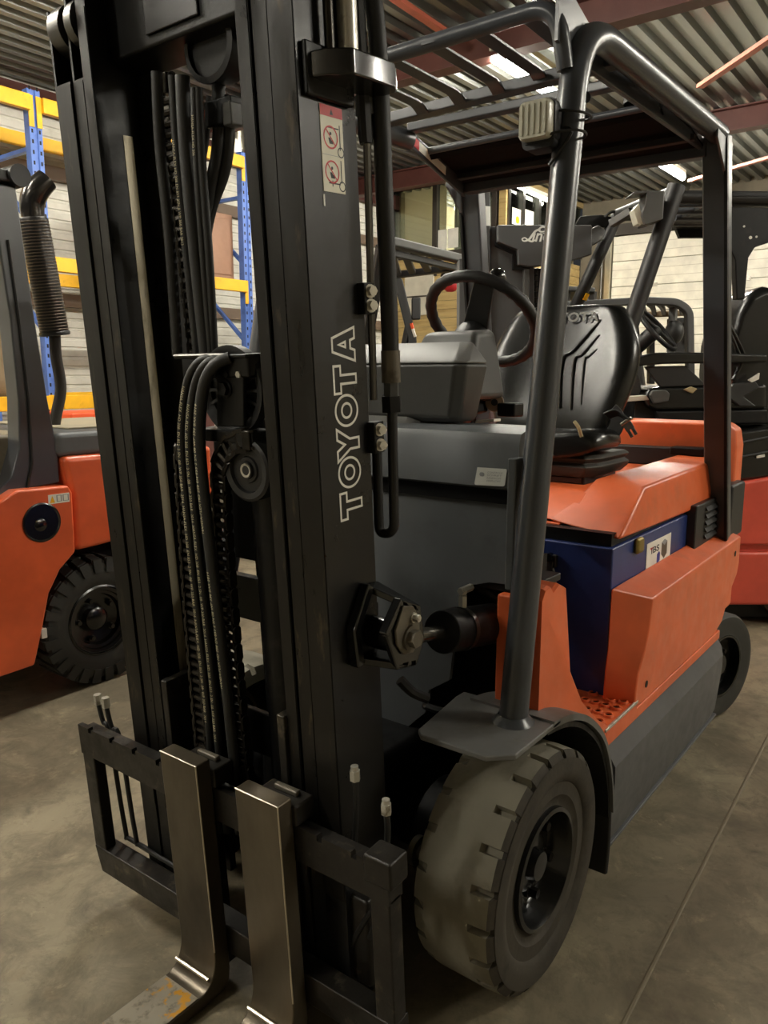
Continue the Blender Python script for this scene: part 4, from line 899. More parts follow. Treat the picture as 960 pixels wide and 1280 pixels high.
cwl = MB(ML).lathe([(.0, .010), (.018, .010), (.019, .004), (.026, .004), (.028, .0), (.046, .0), (.048, .008), (.060, .010), (.066, .006), (.066, -.03), (0, -.03)], (.095, wc[1], wc[2]), (1, 0, 0), 40).build('chain_wheel', K['plastic'], fl)
MB(ML).lathe([(.010, .011), (.0145, .012), (.0145, .006)], (.095, wc[1] + .002, wc[2]), (1, 0, 0), 20).build('wheel_pin', K['zinc'], cwl)
MB(ML).box((-.034, -.06, 1.02), (-.024, .115, 1.43)).build('lift_dark_backing', K['matt'], fl)  # added dark sheet, blackens the gaps beside the pulley bracket
MB(ML).box((-.095, -.06, .22), (-.085, .25, 1.02)).build('mast_dark_backing', K['matt'], fl)  # invented black sheet, keeps the opening through the mast dark
# chains: every link an object, plates and rollers sharing one mesh per kind
def link_mesh(nm, L, wd, th):
    mb = MB()
    for s in (-1, 1):
        mb.prism([(s * wd, .42 * L * math.cos(t) * 1.0 + (L * .30 if math.sin(t) > 0 else -L * .30) * 0 , 0) for t in ()] or [(s * wd * .5, b, c) for b, c in [(.30 * wd * math.cos(t), (L * .5 if math.sin(t) >= 0 else -L * .5) + .30 * wd * math.sin(t)) for t in [2 * PI * (k + .5) / 10 for k in range(10)]]], (s * th, 0, 0))
    mb.cyl((-wd * .62, 0, L * .5), (wd * .62, 0, L * .5), wd * .22, 8); 
    me = bpy.data.meshes.new(nm); me.from_pydata([tuple(p) for p in mb.v], [], mb.f); me.materials.append(K['chain']); me.update(); return me
LM = link_mesh('chain_link', .0215, .034, .007)
def chain(name, path, every=.0215):
    at, L = along([ML(p) for p in path])
    p0, t0 = at(0)
    base = MB(ML).box((path[0][0] - .012, path[0][1] - .012, path[0][2] - .02), (path[0][0] + .012, path[0][1] + .012, path[0][2] + .02)).build(name, K['chain'], fl, bev=.003)
    s = .0; i = 0
    while s < L:
        p, t = at(s); o = link('chain_link', LM, base); fw = EX - t * EX.dot(t); fw.normalize(); sd = fw.cross(t) if False else t.cross(fw)
        wsc = 1.0 if i % 2 else .82
        M = Matrix((sd * wsc, fw, t)).transposed().to_4x4(); M.translation = p; o.matrix_local = M
        s += every; i += 1
c1 = ease([mx(p, .098) for p in ((229, 566), (238, 720), (246, 830), (254, 925), (258, 975))], 6); chain('lift_chain', c1)
c2 = [mx(p, .098) for p in ((312, 550), (300, 552), (287, 560), (279, 575), (276, 600), (281, 700), (291, 820), (301, 925), (307, 975))]; chain('lift_chain', ease(c2, 6))
c3 = [mx(p, .03) for p in ((209, 105), (214, 160), (224, 240), (236, 330), (247, 440))]; chain('lift_chain', ease(c3, 4))
# chain on the far side, seen past the stop bracket
MB(ML).box((-.02, .330, 2.02), (.0, .336, 2.34)).build('chain_anchor_bar', K['steelpipe'], fl, smooth=0)
c4 = [mx(p, .02) for p in ((402, -10), (404, 66))]
# hoses
def hose(path, r, name='hydraulic_hose', n=10, mt='hose'):
    return MB(ML).tube(path, r, n).build(name, K[mt], fl)
def hose_print(o, path, r, s0, txt, h, down):
    at, L = along([ML(p) for p in path]); mb = MB(); pos = s0
    vs, fs, bb = text2(txt, spacing=1.05); sc = h / .72
    out = []
    for a, b in vs:
        s = s0 + (a - bb[0]) * sc if down else s0 - (a - bb[0]) * sc
        p, t = at(s)
        if not down: t = -t
        fw = EX - t * EX.dot(t); fw.normalize(); sd = fw.cross(t)
        ang = ((b - bb[1]) * sc - h / 2) / r + .15
        out.append(p + fw * (r + .0008) * math.cos(ang) + sd * (r + .0008) * math.sin(ang))
    mb.add(out, fs); mb.build('hose_print', K['print'], o, smooth=0)
TXT = 'HANSA-FLEX  HD 208  EN 853  2 SN  08  WP 350 BAR  2014  '
h1 = ease([mx(p, x) for p, x in (((268, 447), .10), ((250, 452), .112), ((236, 473), .118), ((229, 515), .12), ((228, 570), .12), ((240, 700), .12), ((256, 850), .115), ((267, 975), .11), ((274, 1040), .10))], 6)
h2 = ease([mx(p, x) for p, x in (((276, 447), .10), ((258, 455), .116), ((245, 478), .122), ((238, 520), .124), ((238, 575), .124), ((250, 700), .124), ((266, 850), .118), ((277, 975), .112), ((284, 1040), .10))], 6)
h3 = ease([mx(p, x) for p, x in (((288, 447), .10), ((268, 457), .118), ((255, 482), .126), ((250, 525), .128), ((251, 575), .128), ((263, 690), .128), ((281, 840), .12), ((295, 975), .112), ((300, 1040), .10))], 6)
h3b = ease([mx(p, x) for p, x in (((282, 447), .092), ((264, 456), .106), ((250, 480), .112), ((244, 525), .114), ((245, 580), .11), ((256, 700), .10))], 6)
hose(h3b, .0095)
o1 = hose(h1, .0095); hose_print(o1, h1, .0095, .10, TXT + TXT + TXT, .0068, True)
o2 = hose(h2, .0095); hose_print(o2, h2, .0095, .13, TXT + TXT + TXT, .0068, True)
o3 = hose(h3, .0125); hose_print(o3, h3, .0125, .40, TXT.replace('  ', ' '), .0078, False); hose_print(o3, h3, .0125, .76, TXT.replace('  ', ' '), .0078, False)
for pts, x, r in ((((196, 90), (200, 180), (212, 300), (222, 445)), .06, .012), (((228, 95), (232, 180), (243, 300), (258, 445)), .055, .015), (((216, 95), (221, 180), (232, 300), (247, 445)), .05, .010), (((243, 110), (246, 200), (254, 320), (264, 445)), .055, .008), (((248, 110), (253, 210), (262, 330), (268, 445)), .05, .009),
                  (((272, 90), (274, 140), (272, 190), (262, 240), (250, 300), (256, 380), (266, 445)), -.02, .014), (((283, 120), (286, 170), (280, 215), (264, 260), (254, 310)), -.035, .013), (((262, 120), (258, 170), (252, 215), (250, 260)), -.03, .007)):
    pth = ease([mx(p, x) for p in pts], 6); o = hose(pth, r)
    if r == .010: hose_print(o, pth, r, .12, 'HANSA-FLEX HD 208 EN 853 2SN 8 WP 350 BAR 2013', .006, True)
    if r == .008: hose_print(o, pth, r, .05, 'HANSA-FLEX HD 206', .0055, True)
P = mx((277, 143), -.02); MB(ML).box((-.05, P[1] - .03, P[2] - .025), (-.0, P[1] + .05, P[2] + .025)).build('hose_clamp', K['black'], fl, bev=.004)
P = mx((288, 143), .0); MB(ML).box((-.02, P[1] - .012, P[2] - .022), (.012, P[1] + .014, P[2] + .022)).build('clamp_bolt_block', K['dash'], fl, bev=.004)

# ---------------------------------------------------------------- the lettered side of the outer rail
YF_ = .3548
letters = MB(ML)
O_out = [(.5 + .5 * math.cos(t), .5 + .5 * math.sin(t)) for t in [2 * PI * k / 40 for k in range(40)]]
O_in = [(.5 + .235 * math.cos(t), .5 + .22 * math.sin(t)) for t in [2 * PI * k / 32 for k in range(32)]]
GL = {'T': [[(0, 1), (1, 1), (1, .70), (.66, .70), (.66, 0), (.34, 0), (.34, .70), (0, .70)]],
      'Y': [[(0, 1), (.32, 1), (.5, .66), (.68, 1), (1, 1), (.66, .42), (.66, 0), (.34, 0), (.34, .42)]],
      'A': [[(0, 0), (.30, 1), (.70, 1), (1, 0), (.68, 0), (.62, .20), (.38, .20), (.32, 0)], [(.42, .42), (.58, .42), (.5, .72)]],
      'O': [O_out, O_in]}
spans = [('T', 649, 612), ('O', 610, 569), ('Y', 576, 532), ('O', 533, 491), ('T', 492, 454), ('A', 453, 407)]
xb = -.001; xt = .064
tp = MB(ML)
for ch, y0_, y1_ in spans:
    z0_ = my((440, y0_ - 2), .355)[2]; z1_ = my((440, y1_ + 2), .355)[2]
    for poly in GL[ch]:
        P2 = [(z0_ + (z1_ - z0_) * u, xb + (xt - xb) * v) for u, v in poly]
        vs, fs = ribbon2(P2, .0048)
        tp.add([(b, YF_, a) for a, b in vs], fs)
tp.build('outline_lettering', K['white'], fl, smooth=0, label='white outlined TOYOTA lettering')
# warning decal with two pictograms
q = [my(p, .355) for p in ((398, 129), (427, 136), (432, 243), (406, 239))]
x0_, x1_ = (q[0][0] + q[3][0]) / 2, (q[1][0] + q[2][0]) / 2; zt_, zb2 = (q[0][2] + q[1][2]) / 2, (q[2][2] + q[3][2]) / 2
dc = MB(ML).box((x0_, .354, zb2), (x1_, .3552, zt_)).build('warning_decal', K['cream'], fl, smooth=0, label='cream warning decal with a red header')
W_ = x0_ - x1_; H_ = zt_ - zb2
def dp(u, v, k=0): return (x0_ - u * W_, .3554 + k, zt_ - v * H_)
MB(ML).quad(dp(0, 0), dp(1, 0), dp(1, .125), dp(0, .125)).build('red_header', K['redink'], dc, smooth=0)
MB(ML).add([dp(.42, .10, .0002), dp(.5, .03, .0002), dp(.58, .10, .0002)], [(0, 1, 2)]).build('alert_triangle', K['ink'], dc, smooth=0)
MB(ML).quad(dp(0.02, .565), dp(.98, .565), dp(.98, .57), dp(.02, .57)).build('divider', K['greyink'], dc, smooth=0)
for v in (.36, .76):
    cc = (dp(.42, v)[0], dp(.42, v)[2]); R0 = .30 * W_
    vs, fs = ribbon2([(cc[0] + R0 * math.cos(t), cc[1] + R0 * math.sin(t)) for t in [2 * PI * k / 28 for k in range(28)]], .003)
    MB(ML).add([(a, .3555, b) for a, b in vs], fs).build('prohibition_ring', K['redink'], dc, smooth=0)
    MB(ML).quad((cc[0] + R0 * .72, .3556, cc[1] + R0 * .66), (cc[0] + R0 * .62, .3556, cc[1] + R0 * .76), (cc[0] - R0 * .72, .3556, cc[1] - R0 * .66), (cc[0] - R0 * .62, .3556, cc[1] - R0 * .76)).build('prohibition_bar', K['redink'], dc, smooth=0)
    MB(ML).add([(cc[0] + R0 * a, .3553, cc[1] + R0 * b) for a, b in ((.35, -.05), (.05, -.05), (-.1, -.25), (-.38, -.3), (-.38, -.6), (.2, -.6))], [tuple(range(6))]).build('figure_body', K['ink'], dc, smooth=0)
    MB(ML).add([(cc[0] + R0 * (.0 + .16 * math.cos(t)), .3553, cc[1] + R0 * (.35 + .16 * math.sin(t))) for t in [2 * PI * k / 12 for k in range(12)]], [tuple(range(12))]).build('figure_head', K['ink'], dc, smooth=0)
    m0 = MB(ML); 
    for (u0, v0, u1, v1) in (((.82, v - .16, .86, v + .13), (.28, v - .12, .80, v - .105)) if v < .5 else ((.82, v - .15, .86, v + .12), (.25, v + .125, .78, v + .14), (.40, v + .10, .44, v + .17))):
        m0.quad(dp(u0, v0), dp(u1, v0), dp(u1, v1), dp(u0, v1))
    cc2 = (dp(.86, v + .155)[0], dp(.86, v + .155)[2])
    vs, fs = ribbon2([(cc2[0] + .008 * math.cos(t), cc2[1] + .008 * math.sin(t)) for t in [2 * PI * k / 18 for k in range(18)]], .002); m0.add([(a, .3555, b) for a, b in vs], fs)
    m0.build('mast_pictogram', K['ink'], dc, smooth=0)
MB(ML).box((.062, .3545, 1.752), (.066, .3552, 1.772)).build('paint_chip', K['white'], fl, smooth=0)
# black stop bracket near the top
zz = my((420, 95), .40)[2] + .018
sb = MB(ML).prism([(.094, .354, zz - .018), (.086, .395, zz - .018), (.055, .428, zz - .018), (-.055, .432, zz - .018), (-.085, .415, zz - .018), (-.085, .354, zz - .018)], (0, 0, .042)).build('stop_bracket', K['gloss'], fl, bev=.004)
MB(ML).prism([(.104, .354, zz - .045), (.104, .366, zz - .045), (-.02, .366, zz - .045), (-.02, .354, zz - .045)], (0, 0, .085)).build('bracket_foot', K['mast'], sb, bev=.004)
# rollers and rods above it
MB(ML).cyl((.048, .372, zz + .02), (.048, .372, 2.34), .009, 10).build('chain_rod', K['chain'], sb)
MB(ML).cyl((.0, .374, zz + .02), (.0, .374, 2.34), .018, 16).build('bright_rod', K['zinc'], sb)
# side hose with couplings, U pipe
sh_ = [mx(p, -.09) for p in ((462, -20), (470, 30), (476, 130), (481, 260), (486, 380), (488, 440))]
hz = MB(ML).tube(ease(sh_, 4), .0175, 14).build('side_hose', K['hose'], fl)
a = mx((488, 438), -.09); b = mx((489, 478), -.09); MB(ML).cyl(a, b, .0195, 14).build('hose_ferrule', K['cast'], hz)
c_ = mx((489, 495), -.09); d2 = mx((490, 515), -.09); MB(ML).cyl(b, c_, .016, 6).build('hose_nut', K['dash'], hz); MB(ML).cyl(c_, d2, .021, 6).build('pipe_nut', K['black'], hz)
up_ = fillet([mx((490, 515), -.09), mx((493, 665), -.09), mx((474, 668), -.09), mx((471, 560), -.09)], .022, 8)
MB(ML).tube(up_, .0105, 10).build('return_pipe', K['plastic'], hz)
for (x_, y_) in ((-.06, .345),):
    MB(ML).tube([mx((459, 180), -.06), mx((467, 500), -.06)], .0075, 8).build('slim_pipe', K['steelpipe'], fl)
    MB(ML).tube([mx((446, -10), -.06), mx((458, 180), -.06)], .013, 8).build('upper_pipe', K['hose'], fl)
    MB(ML).cyl(mx((455, 120), -.07), mx((457, 145), -.07), .018, 8).build('pipe_union', K['dash'], fl)
    MB(ML).cyl(mx((456, 145), -.07), mx((457, 172), -.07), .014, 8).build('union_nut', K['black'], fl)
for px in ((462, 364), (463, 382), (474, 537), (475, 556)):
    P = my(px, .372)
    MB(ML).box((P[0] - .016, .350, P[2] - .016), (P[0] + .016, .372, P[2] + .016)).build('pipe_bracket', K['mast'], fl, bev=.002)
    hexnut(MB(ML), (P[0], .372, P[2]), (.35, 1, 0), .0095, .014).build('bracket_bolt', K['zinc'], fl)

# ---------------------------------------------------------------- tilt cylinder and its bracket
yo = .437
A, B, C_, D0, E0 = V((.060, .355, .95)), V((.008, .355, 1.032)), V((-.04, .355, 1.025)), V((.052, .355, .872)), V((-.03, .355, .865))
a, b, c, d, e, f = [V(my(p, yo)) for p in ((503, 750), (526, 757), (531, 798), (521, 832), (497, 838), (483, 795))]
tb = MB(ML).prism([a, b, c, d, e, f], (0, -.014, 0)).build('tilt_bracket', K['gloss'], fl, bev=.003)
T_ = V((0, 0, -.016)); 
MB(ML).hexa([B + T_, C_ + T_, b + T_, a + T_], [B, C_, b, a]).build('bracket_top', K['gloss'], tb, bev=.003)
MB(ML).hexa([D0, E0, d, e], [D0 - T_, E0 - T_, d - T_, e - T_]).build('bracket_bottom', K['gloss'], tb, bev=.003)
MB(ML).bar([D0 + V((0, .012, 0)), A + V((0, .012, 0)), B + V((0, .012, 0))], .022, .024, up=(0, 1, 0)).build('bracket_rib', K['gloss'], tb, bev=.004)
MB(ML).bar([f + V((0, -.008, 0)), a + V((0, -.008, 0))], .016, .02, up=(0, 1, 0)).build('bracket_rib', K['gloss'], tb, bev=.004)
P = V(my((509, 796), yo)); 
MB(ML).cyl((P.x + .01, .356, P.z), (P.x + .01, yo - .014, P.z), .034, 24).build('rod_eye', K['gloss'], tb)
kp = [V(my(p, yo + .001)) for p in ((502, 757), (514, 757), (522, 772), (522, 800), (514, 815), (502, 818), (494, 806), (492, 788))]
rp = MB(ML).prism(kp, (0, .006, 0)).build('retainer_plate', K['cast'], tb, bev=.002)
mb = MB(ML); hexnut(mb, (P.x, yo + .007, P.z), (0, 1, 0), .019, .02); mb.build('pivot_bolt', K['cast'], tb)
P2 = V(my((523, 768), yo + .006)); mb = MB(ML); hexnut(mb, (P2.x + .02, yo + .006, P2.z), (0, 1, 0), .008, .016); mb.build('retainer_bolt', K['zinc'], tb)
r0 = ony((512, 797), .40); r1 = ony((552, 790), .40); dd = (r1 - r0).normalized(); dd = V((dd.x, 0, dd.z))
MB().cyl(r0, r1 + dd * .05, .016, 16).build('tilt_rod', K['chrome'], fl)
r2 = r1 + dd * .42
tc_ = MB().cyl(r1, r2, .050, 28).build('tilt_cylinder', K['black'], fl, bev=.004)
MB().cyl(r1 + dd * .07, r1 + dd * .085, .0525, 28).build('cylinder_band', K['steelpipe'], tc_)
P = r1 + dd * .09 + V((0, 0, .05)); MB().cyl(P, P + V((0, 0, .03)), .011, 6).build('port_nut', K['zinc'], tc_)
MB().cyl(P + V((.012, 0, .042)), P + V((-.03, .005, .045)), .009, 6).build('port_elbow', K['zinc'], tc_); MB().ball(P + V((0, 0, .04)), .011, 6).build('port_ball', K['zinc'], tc_)
P = ony((500, 850), .36); MB().tube(ease([P, P + V((-.02, .02, -.03)), P + V((-.05, .04, -.05))]), .012, 8).build('grease_pipe', K['black'], fl)

# ---------------------------------------------------------------- fork carriage and forks
def bar_notched(z0, z1, x0, x1, y0, y1, notches):
    mb = MB(ML); ys = [y0]
    for n_ in notches: ys += [n_ - .007, n_ + .007]
    ys.append(y1)
    for i in range(len(ys) - 1):
        top = z1 if i % 2 == 0 else z1 - .012
        mb.hexa([(x0, ys[i], z0), (x1, ys[i], z0), (x1, ys[i + 1], z0), (x0, ys[i + 1], z0)], [(x0, ys[i], z1 - .014), (x1, ys[i], z1 - .014), (x1, ys[i + 1], z1 - .014), (x0, ys[i + 1], z1 - .014)])
        mb.hexa([(x1 - .016, ys[i], z1 - .014), (x1, ys[i], z1 - .014), (x1, ys[i + 1], z1 - .014), (x1 - .016, ys[i + 1], z1 - .014)], [(x1 - .014, ys[i], top), (x1, ys[i], top), (x1, ys[i + 1], top), (x1 - .014, ys[i + 1], top)])
    return mb
yL, yR = -.508, .522
cb = bar_notched(.462, .545, .135, .18, yL, yR, [-.455, -.36, -.265, -.17, .35, .44]).build('carriage_bar', K['carriage'], fl, smooth=0)
lb = MB(ML).hexa([(.130, yL + .02, .105), (.18, yL + .02, .105), (.18, yR, .105), (.130, yR, .105)], [(.130, yL, .182), (.18, yL, .182), (.18, yR, .182), (.130, yR, .182)]).build('carriage_bar', K['carriage'], fl, bev=.004)
MB(ML).box((.145, yL, .18), (.178, yL + .052, .47)).build('carriage_upright', K['carriage'], fl, bev=.004)
MB(ML).box((.138, yR - .048, .18), (.178, yR, .47)).build('carriage_upright', K['carriage'], fl, bev=.004)
MB(ML).box((.128, yR - .055, .50), (.186, yR + .012, .560)).build('carriage_corner', K['carriage'], fl, bev=.006)
# inner roller plates of the carriage
for (pa, pb) in (((200, 850), (243, 836)), ((345, 893), (362, 884))):
    P = V(mx(pa, .125)); s_ = 1
    MB(ML).box((.0, P.y, .14), (.125, P.y + .022, P.z)).build('carriage_plate', K['carriage'], fl, bev=.003)
MB(ML).box((.09, -.21, .12), (.135, -.06, .50)).build('carriage_web', K['carriage'], fl, bev=.003)
MB(ML).box((.09, .06, .12), (.135, .21, .50)).build('carriage_web', K['carriage'], fl, bev=.003)
# chain anchors
for px in ((257, 965), (306, 965)):
    P = V(mx(px, .10)); MB(ML).cyl((.098, P.y, .36), (.098, P.y, .57), .011, 10).build('chain_anchor', K['chain'], fl)
def fork(ya, yb, zt_, nm):
    x1, x0 = .224, .183
    n = 8; r_ = .05; path = []
    prof = [(x0, zt_), (x1, zt_)]
    bl0 = .052
    prof2 = [(x1, .13)] + [(x1 + r_ * (1 - math.cos(t)), .13 - (.13 - bl0) * math.sin(t)) for t in [PI / 2 * k / n for k in range(1, n + 1)]]
    poly = prof + prof2 + [(1.05, .040), (1.12, .028), (1.12, .018), (x1 + .05, .018), (x0 + .025, .022), (x0 + .006, .04), (x0, .07)]
    # blade of the fork follows the floor: it is level with the mast foot and sinks forward with the tilt
    poly = [(x, z + (max(0, x - x1) * math.tan(TILT))) for x, z in poly]
    f = MB(ML).prism([(x, ya, z) for x, z in poly], (0, yb - ya, 0)).build('fork', K['fork'], fl, bev=.004)
    top = [(x1 + r_ + .006, bl0 + .0006), (1.04, .036 + .0006)]
    tz = [(x, z + (x - x1) * math.tan(TILT)) for x, z in top]
    MB(ML).hexa([(tz[0][0], ya + .004, tz[0][1]), (tz[1][0], ya + .004, tz[1][1]), (tz[1][0], yb - .004, tz[1][1]), (tz[0][0], yb - .004, tz[0][1])], [(tz[0][0], ya + .004, tz[0][1] + .001), (tz[1][0], ya + .004, tz[1][1] + .001), (tz[1][0], yb - .004, tz[1][1] + .001), (tz[0][0], yb - .004, tz[0][1] + .001)]).build('blade_top', K['blade'], f, smooth=0)
    MB(ML).tube([(x1 + .022, ya + .004, .079), (x1 + .022, yb - .004, .079)], .0045, 8).build('heel_edge', K['edge'], f)
    MB(ML).tube([(x1 - .001, yb - .001, .14), (x1 - .001, yb - .001, zt_ - .001), (x1 - .001, ya + .001, zt_ - .001)], .0018, 6).build('edge_highlight', K['edge'], f)  # thin bright tube draws the highlight along the shank edges
    MB(ML).box((.13, ya + .02, .548), (.186, yb + .012, .595)).build('fork_hook', K['carriage'], f, bev=.005)
    MB(ML).box((.145, ya + .05, .595), (.16, yb - .01, .607)).build('locking_pin', K['cast'], f, bev=.004)
    MB(ML).box((.135, ya + .02, .06), (.183, yb - .02, .108)).build('fork_hook', K['carriage'], f, bev=.004)
fork(.157, .284, .612, 'a'); fork(-.092, .034, .620, 'b')
# loose couplings standing on the carriage, thin hoses across it
for pts, nm in ((((133, 884), (140, 910), (146, 920)), 1), (((123, 880), (129, 902), (133, 912)), 1)):
    p = [V(mx(q_, .12)) for q_ in pts]
    MB(ML).cyl(p[0] - V((0, 0, .0)), p[0] + V((0, 0, .028)), .0105, 6).build('hose_coupling', K['zinc'], fl)
    MB(ML).tube(ease([p[0], p[1], V((.12, p[2].y + .012, .50)), V((.12, p[2].y + .03, .22)), V((.12, p[2].y + .06, .195)), V((.12, -.12, .19))], 6), .0065, 8).build('carriage_hose', K['hose'], fl)
for px in ((444, 975), (483, 1017)):
    P = V(mx(px, .10)); mb = MB(ML).cyl(P, P + V((0, 0, .022)), .011, 6); mb.cyl(P + V((0, 0, .018)), P + V((0, 0, .032)), .008, 10); mb.build('hose_coupling', K['zinc'], fl)
    MB(ML).tube(ease([P, P + V((0, .0, -.05)), P + V((0, -.02, -.2)), P + V((0, -.06, -.32))], 5), .0065, 8).build('carriage_hose', K['hose'], fl)
a = V(mx((430, 1105), .10)); b = V(mx((410, 1225), .10)); c = V(mx((478, 1120), .10))
MB(ML).tube(ease([a, a.lerp(b, .6), b, b + V((0, .03, -.01)), c.lerp(b, .5), c], 5), .006, 8).build('carriage_hose', K['hose'], fl)
MB(ML).box((.05, .30, .14), (.10, .40, .36)).build('side_shift_block', K['carriage'], fl, bev=.01)
# ================================================================ orange forklift on the left
YN = -1.87
lt = thing('forklift', 'bright orange forklift at left edge with upright exhaust stack and black tyre', 'forklift', (-.2, -2.4, 0))
def pp(pts, y): return [ony(p, y) for p in pts]
MB().prism(pp([(-60, 660), (0, 626), (20, 613), (86, 607), (91, 616), (95, 690), (76, 712), (62, 742), (53, 790), (44, 832), (0, 847), (-60, 866)], YN), (0, -.35, 0)).build('side_panel', K['orange2'], lt, bev=.012, seg=3)
MB().box((-.05, -2.9, .25), (1.2, -1.95, .95)).build('body_core', K['black'], lt, smooth=0)
wv = [ony(p, YN - .01) for p in ((77, 574), (97, 712))]
cwp = [(-.315, 1.090), (-.33, .98), (-.345, .90), (-.345, .655), (-.46, .66), (-1.12, .70), (-1.16, .80), (-1.16, 1.08)]
MB().loft([[(x, -1.86 - .03, z) for x, z in cwp], [(x, -2.92, z) for x, z in cwp]]).build('counterweight', K['orange2'], lt, bev=.03, seg=3)
MB().box((-1.10, -2.90, .35), (-.72, -1.95, .70)).build('rear_bumper', K['orange2'], lt, bev=.02)
MB().box((-1.14, -2.90, 1.085), (-.30, -1.91, 1.195)).build('hood_band', K['grey'], lt, bev=.028, seg=3)
MB().box((-.30, -2.85, 1.0), (.30, -2.06, 1.19)).build('engine_hood', mat('dusty_hood', S(160, 150, 128), .5, 0, [(S(120, 112, 96), .5, .75, 4)]), lt, bev=.02)
MB().box((-1.05, -2.8, 1.196), (-.45, -2.05, 1.204)).build('hood_reflection', mat('hood_reflection_tan', S(170, 160, 136), .6), lt, bev=.003)  # tan slab paints the wall's reflection on the band's shiny top
pil_ = MB().prism(pp([(-40, 226), (20, 232), (25, 270), (44, 400), (60, 500), (72, 560), (75, 603), (30, 612), (0, 622), (-6, 616), (14, 596), (24, 560), (23, 500), (13, 400), (-2, 300), (-14, 262), (-40, 256)], -1.93), (0, -.10, 0)).build('guard_pillar', K['guard'], lt, bev=.008)
MB().tube([ony(p, -1.925) for p in ((10, 300), (24, 400), (36, 500), (40, 580), (34, 610))], .006, 6).build('pillar_seam', K['plastic'], pil_)
a = ony((6, 219), -1.95)
MB().cyl((a.x - .04, -1.90, a.z), (a.x - .04, -2.9, a.z), .045, 18).build('guard_tube', K['plastic'], lt)
MB().box((a.x - .05, -2.9, a.z - .03), (a.x + 1.2, -1.92, a.z + .02)).build('guard_roof', K['plastic'], lt, bev=.01)
for s in (-1,):
    b_ = ony((80, 420), -2.3); t_ = ony((41, 272), -2.3)
    t2 = t_ + V((0, 0, 0))
    bt_ = V((t_.x - .07, -2.3, b_.z))
    mf = MB().lathe([(.0, -.002), (.06, 0), (.066, .01), (.066, (t_ - bt_).length - .01), (.060, (t_ - bt_).length), (0, (t_ - bt_).length)], bt_, t_ - bt_, 28).build('muffler', K['sleeve'], lt)
    axm = (t_ - bt_).normalized(); Lm = (t_ - bt_).length; mr = MB(); s_ = .015
    uu_ = axm.orthogonal().normalized(); ww_ = axm.cross(uu_)
    while s_ < Lm - .01:
        mr.tube(circle(bt_ + axm * s_, uu_, ww_, .0665, 24), .0028, 4, closed=True); s_ += .014
    mr.build('sleeve_wire', mat('sleeve_wire', S(110, 100, 90), .35, .8), mf, kind='stuff', smooth=0)
    MB().lathe([(.067, 0), (.071, .004), (.071, .016), (.067, .02)], bt_ + axm * .0, axm, 28).build('muffler_band', K['plastic'], mf)
    e = [t_ - axm * .01, ony((40, 254), -2.3), ony((46, 238), -2.28), ony((59, 224), -2.26)]
    MB().tube(ease(e, 6), [.050 + .006 * math.sin(PI * k / 18) for k in range(19)], 18).build('exhaust_elbow', mat('black_chrome', S(70, 68, 66), .2, .8), mf)
    MB().tube(ease([bt_ + axm * .01, ony((70, 445), -2.3), ony((76, 485), -2.3), ony((70, 520), -2.3), ony((66, 545), -2.3)], 6), .027, 14).build('exhaust_pipe', mat('wrapped_pipe', S(44, 40, 36), .8, 0, bump=(90, .4)), mf)
P = ony((52, 653), YN)
fc = MB().lathe([(.086, .0005), (.086, .006), (.081, .008), (.077, .003), (.0, .003)], P, (0, 1, 0), 40).build('filler_recess', K['gloss'], lt)
fc2 = MB().lathe([(.032, .003), (.032, .010), (.024, .016), (0, .018)], P + V((.006, -.01, -.01)), (0, 1, 0), 24).build('filler_cap', K['gloss'], fc)
A = ony((60, 619), YN + .001); B = ony((87, 627), YN + .001)
dl = MB().box((A.x, YN, B.z), (B.x, YN + .002, A.z)).build('fuel_decal', K['white'], lt, smooth=0, label='small white decal with a yellow triangle')
wd = A.x - B.x; hd_ = A.z - B.z
MB().add([(A.x - wd * .06, YN + .0025, B.z + hd_ * .12), (A.x - wd * .30, YN + .0025, B.z + hd_ * .12), (A.x - wd * .18, YN + .0025, B.z + hd_ * .9)], [(0, 1, 2)]).build('yellow_triangle', K['yellow'], dl, smooth=0)
for u0, u1 in ((.40, .60), (.70, .94)):
    vs, fs = ribbon2([(u0, .2), (u1, .2), (u1, .85), (u0, .85)], .05)
    MB().add([(A.x - wd * a, YN + .0025, B.z + hd_ * b) for a, b in vs], fs).build('pictogram', K['greyink'], dl, smooth=0)
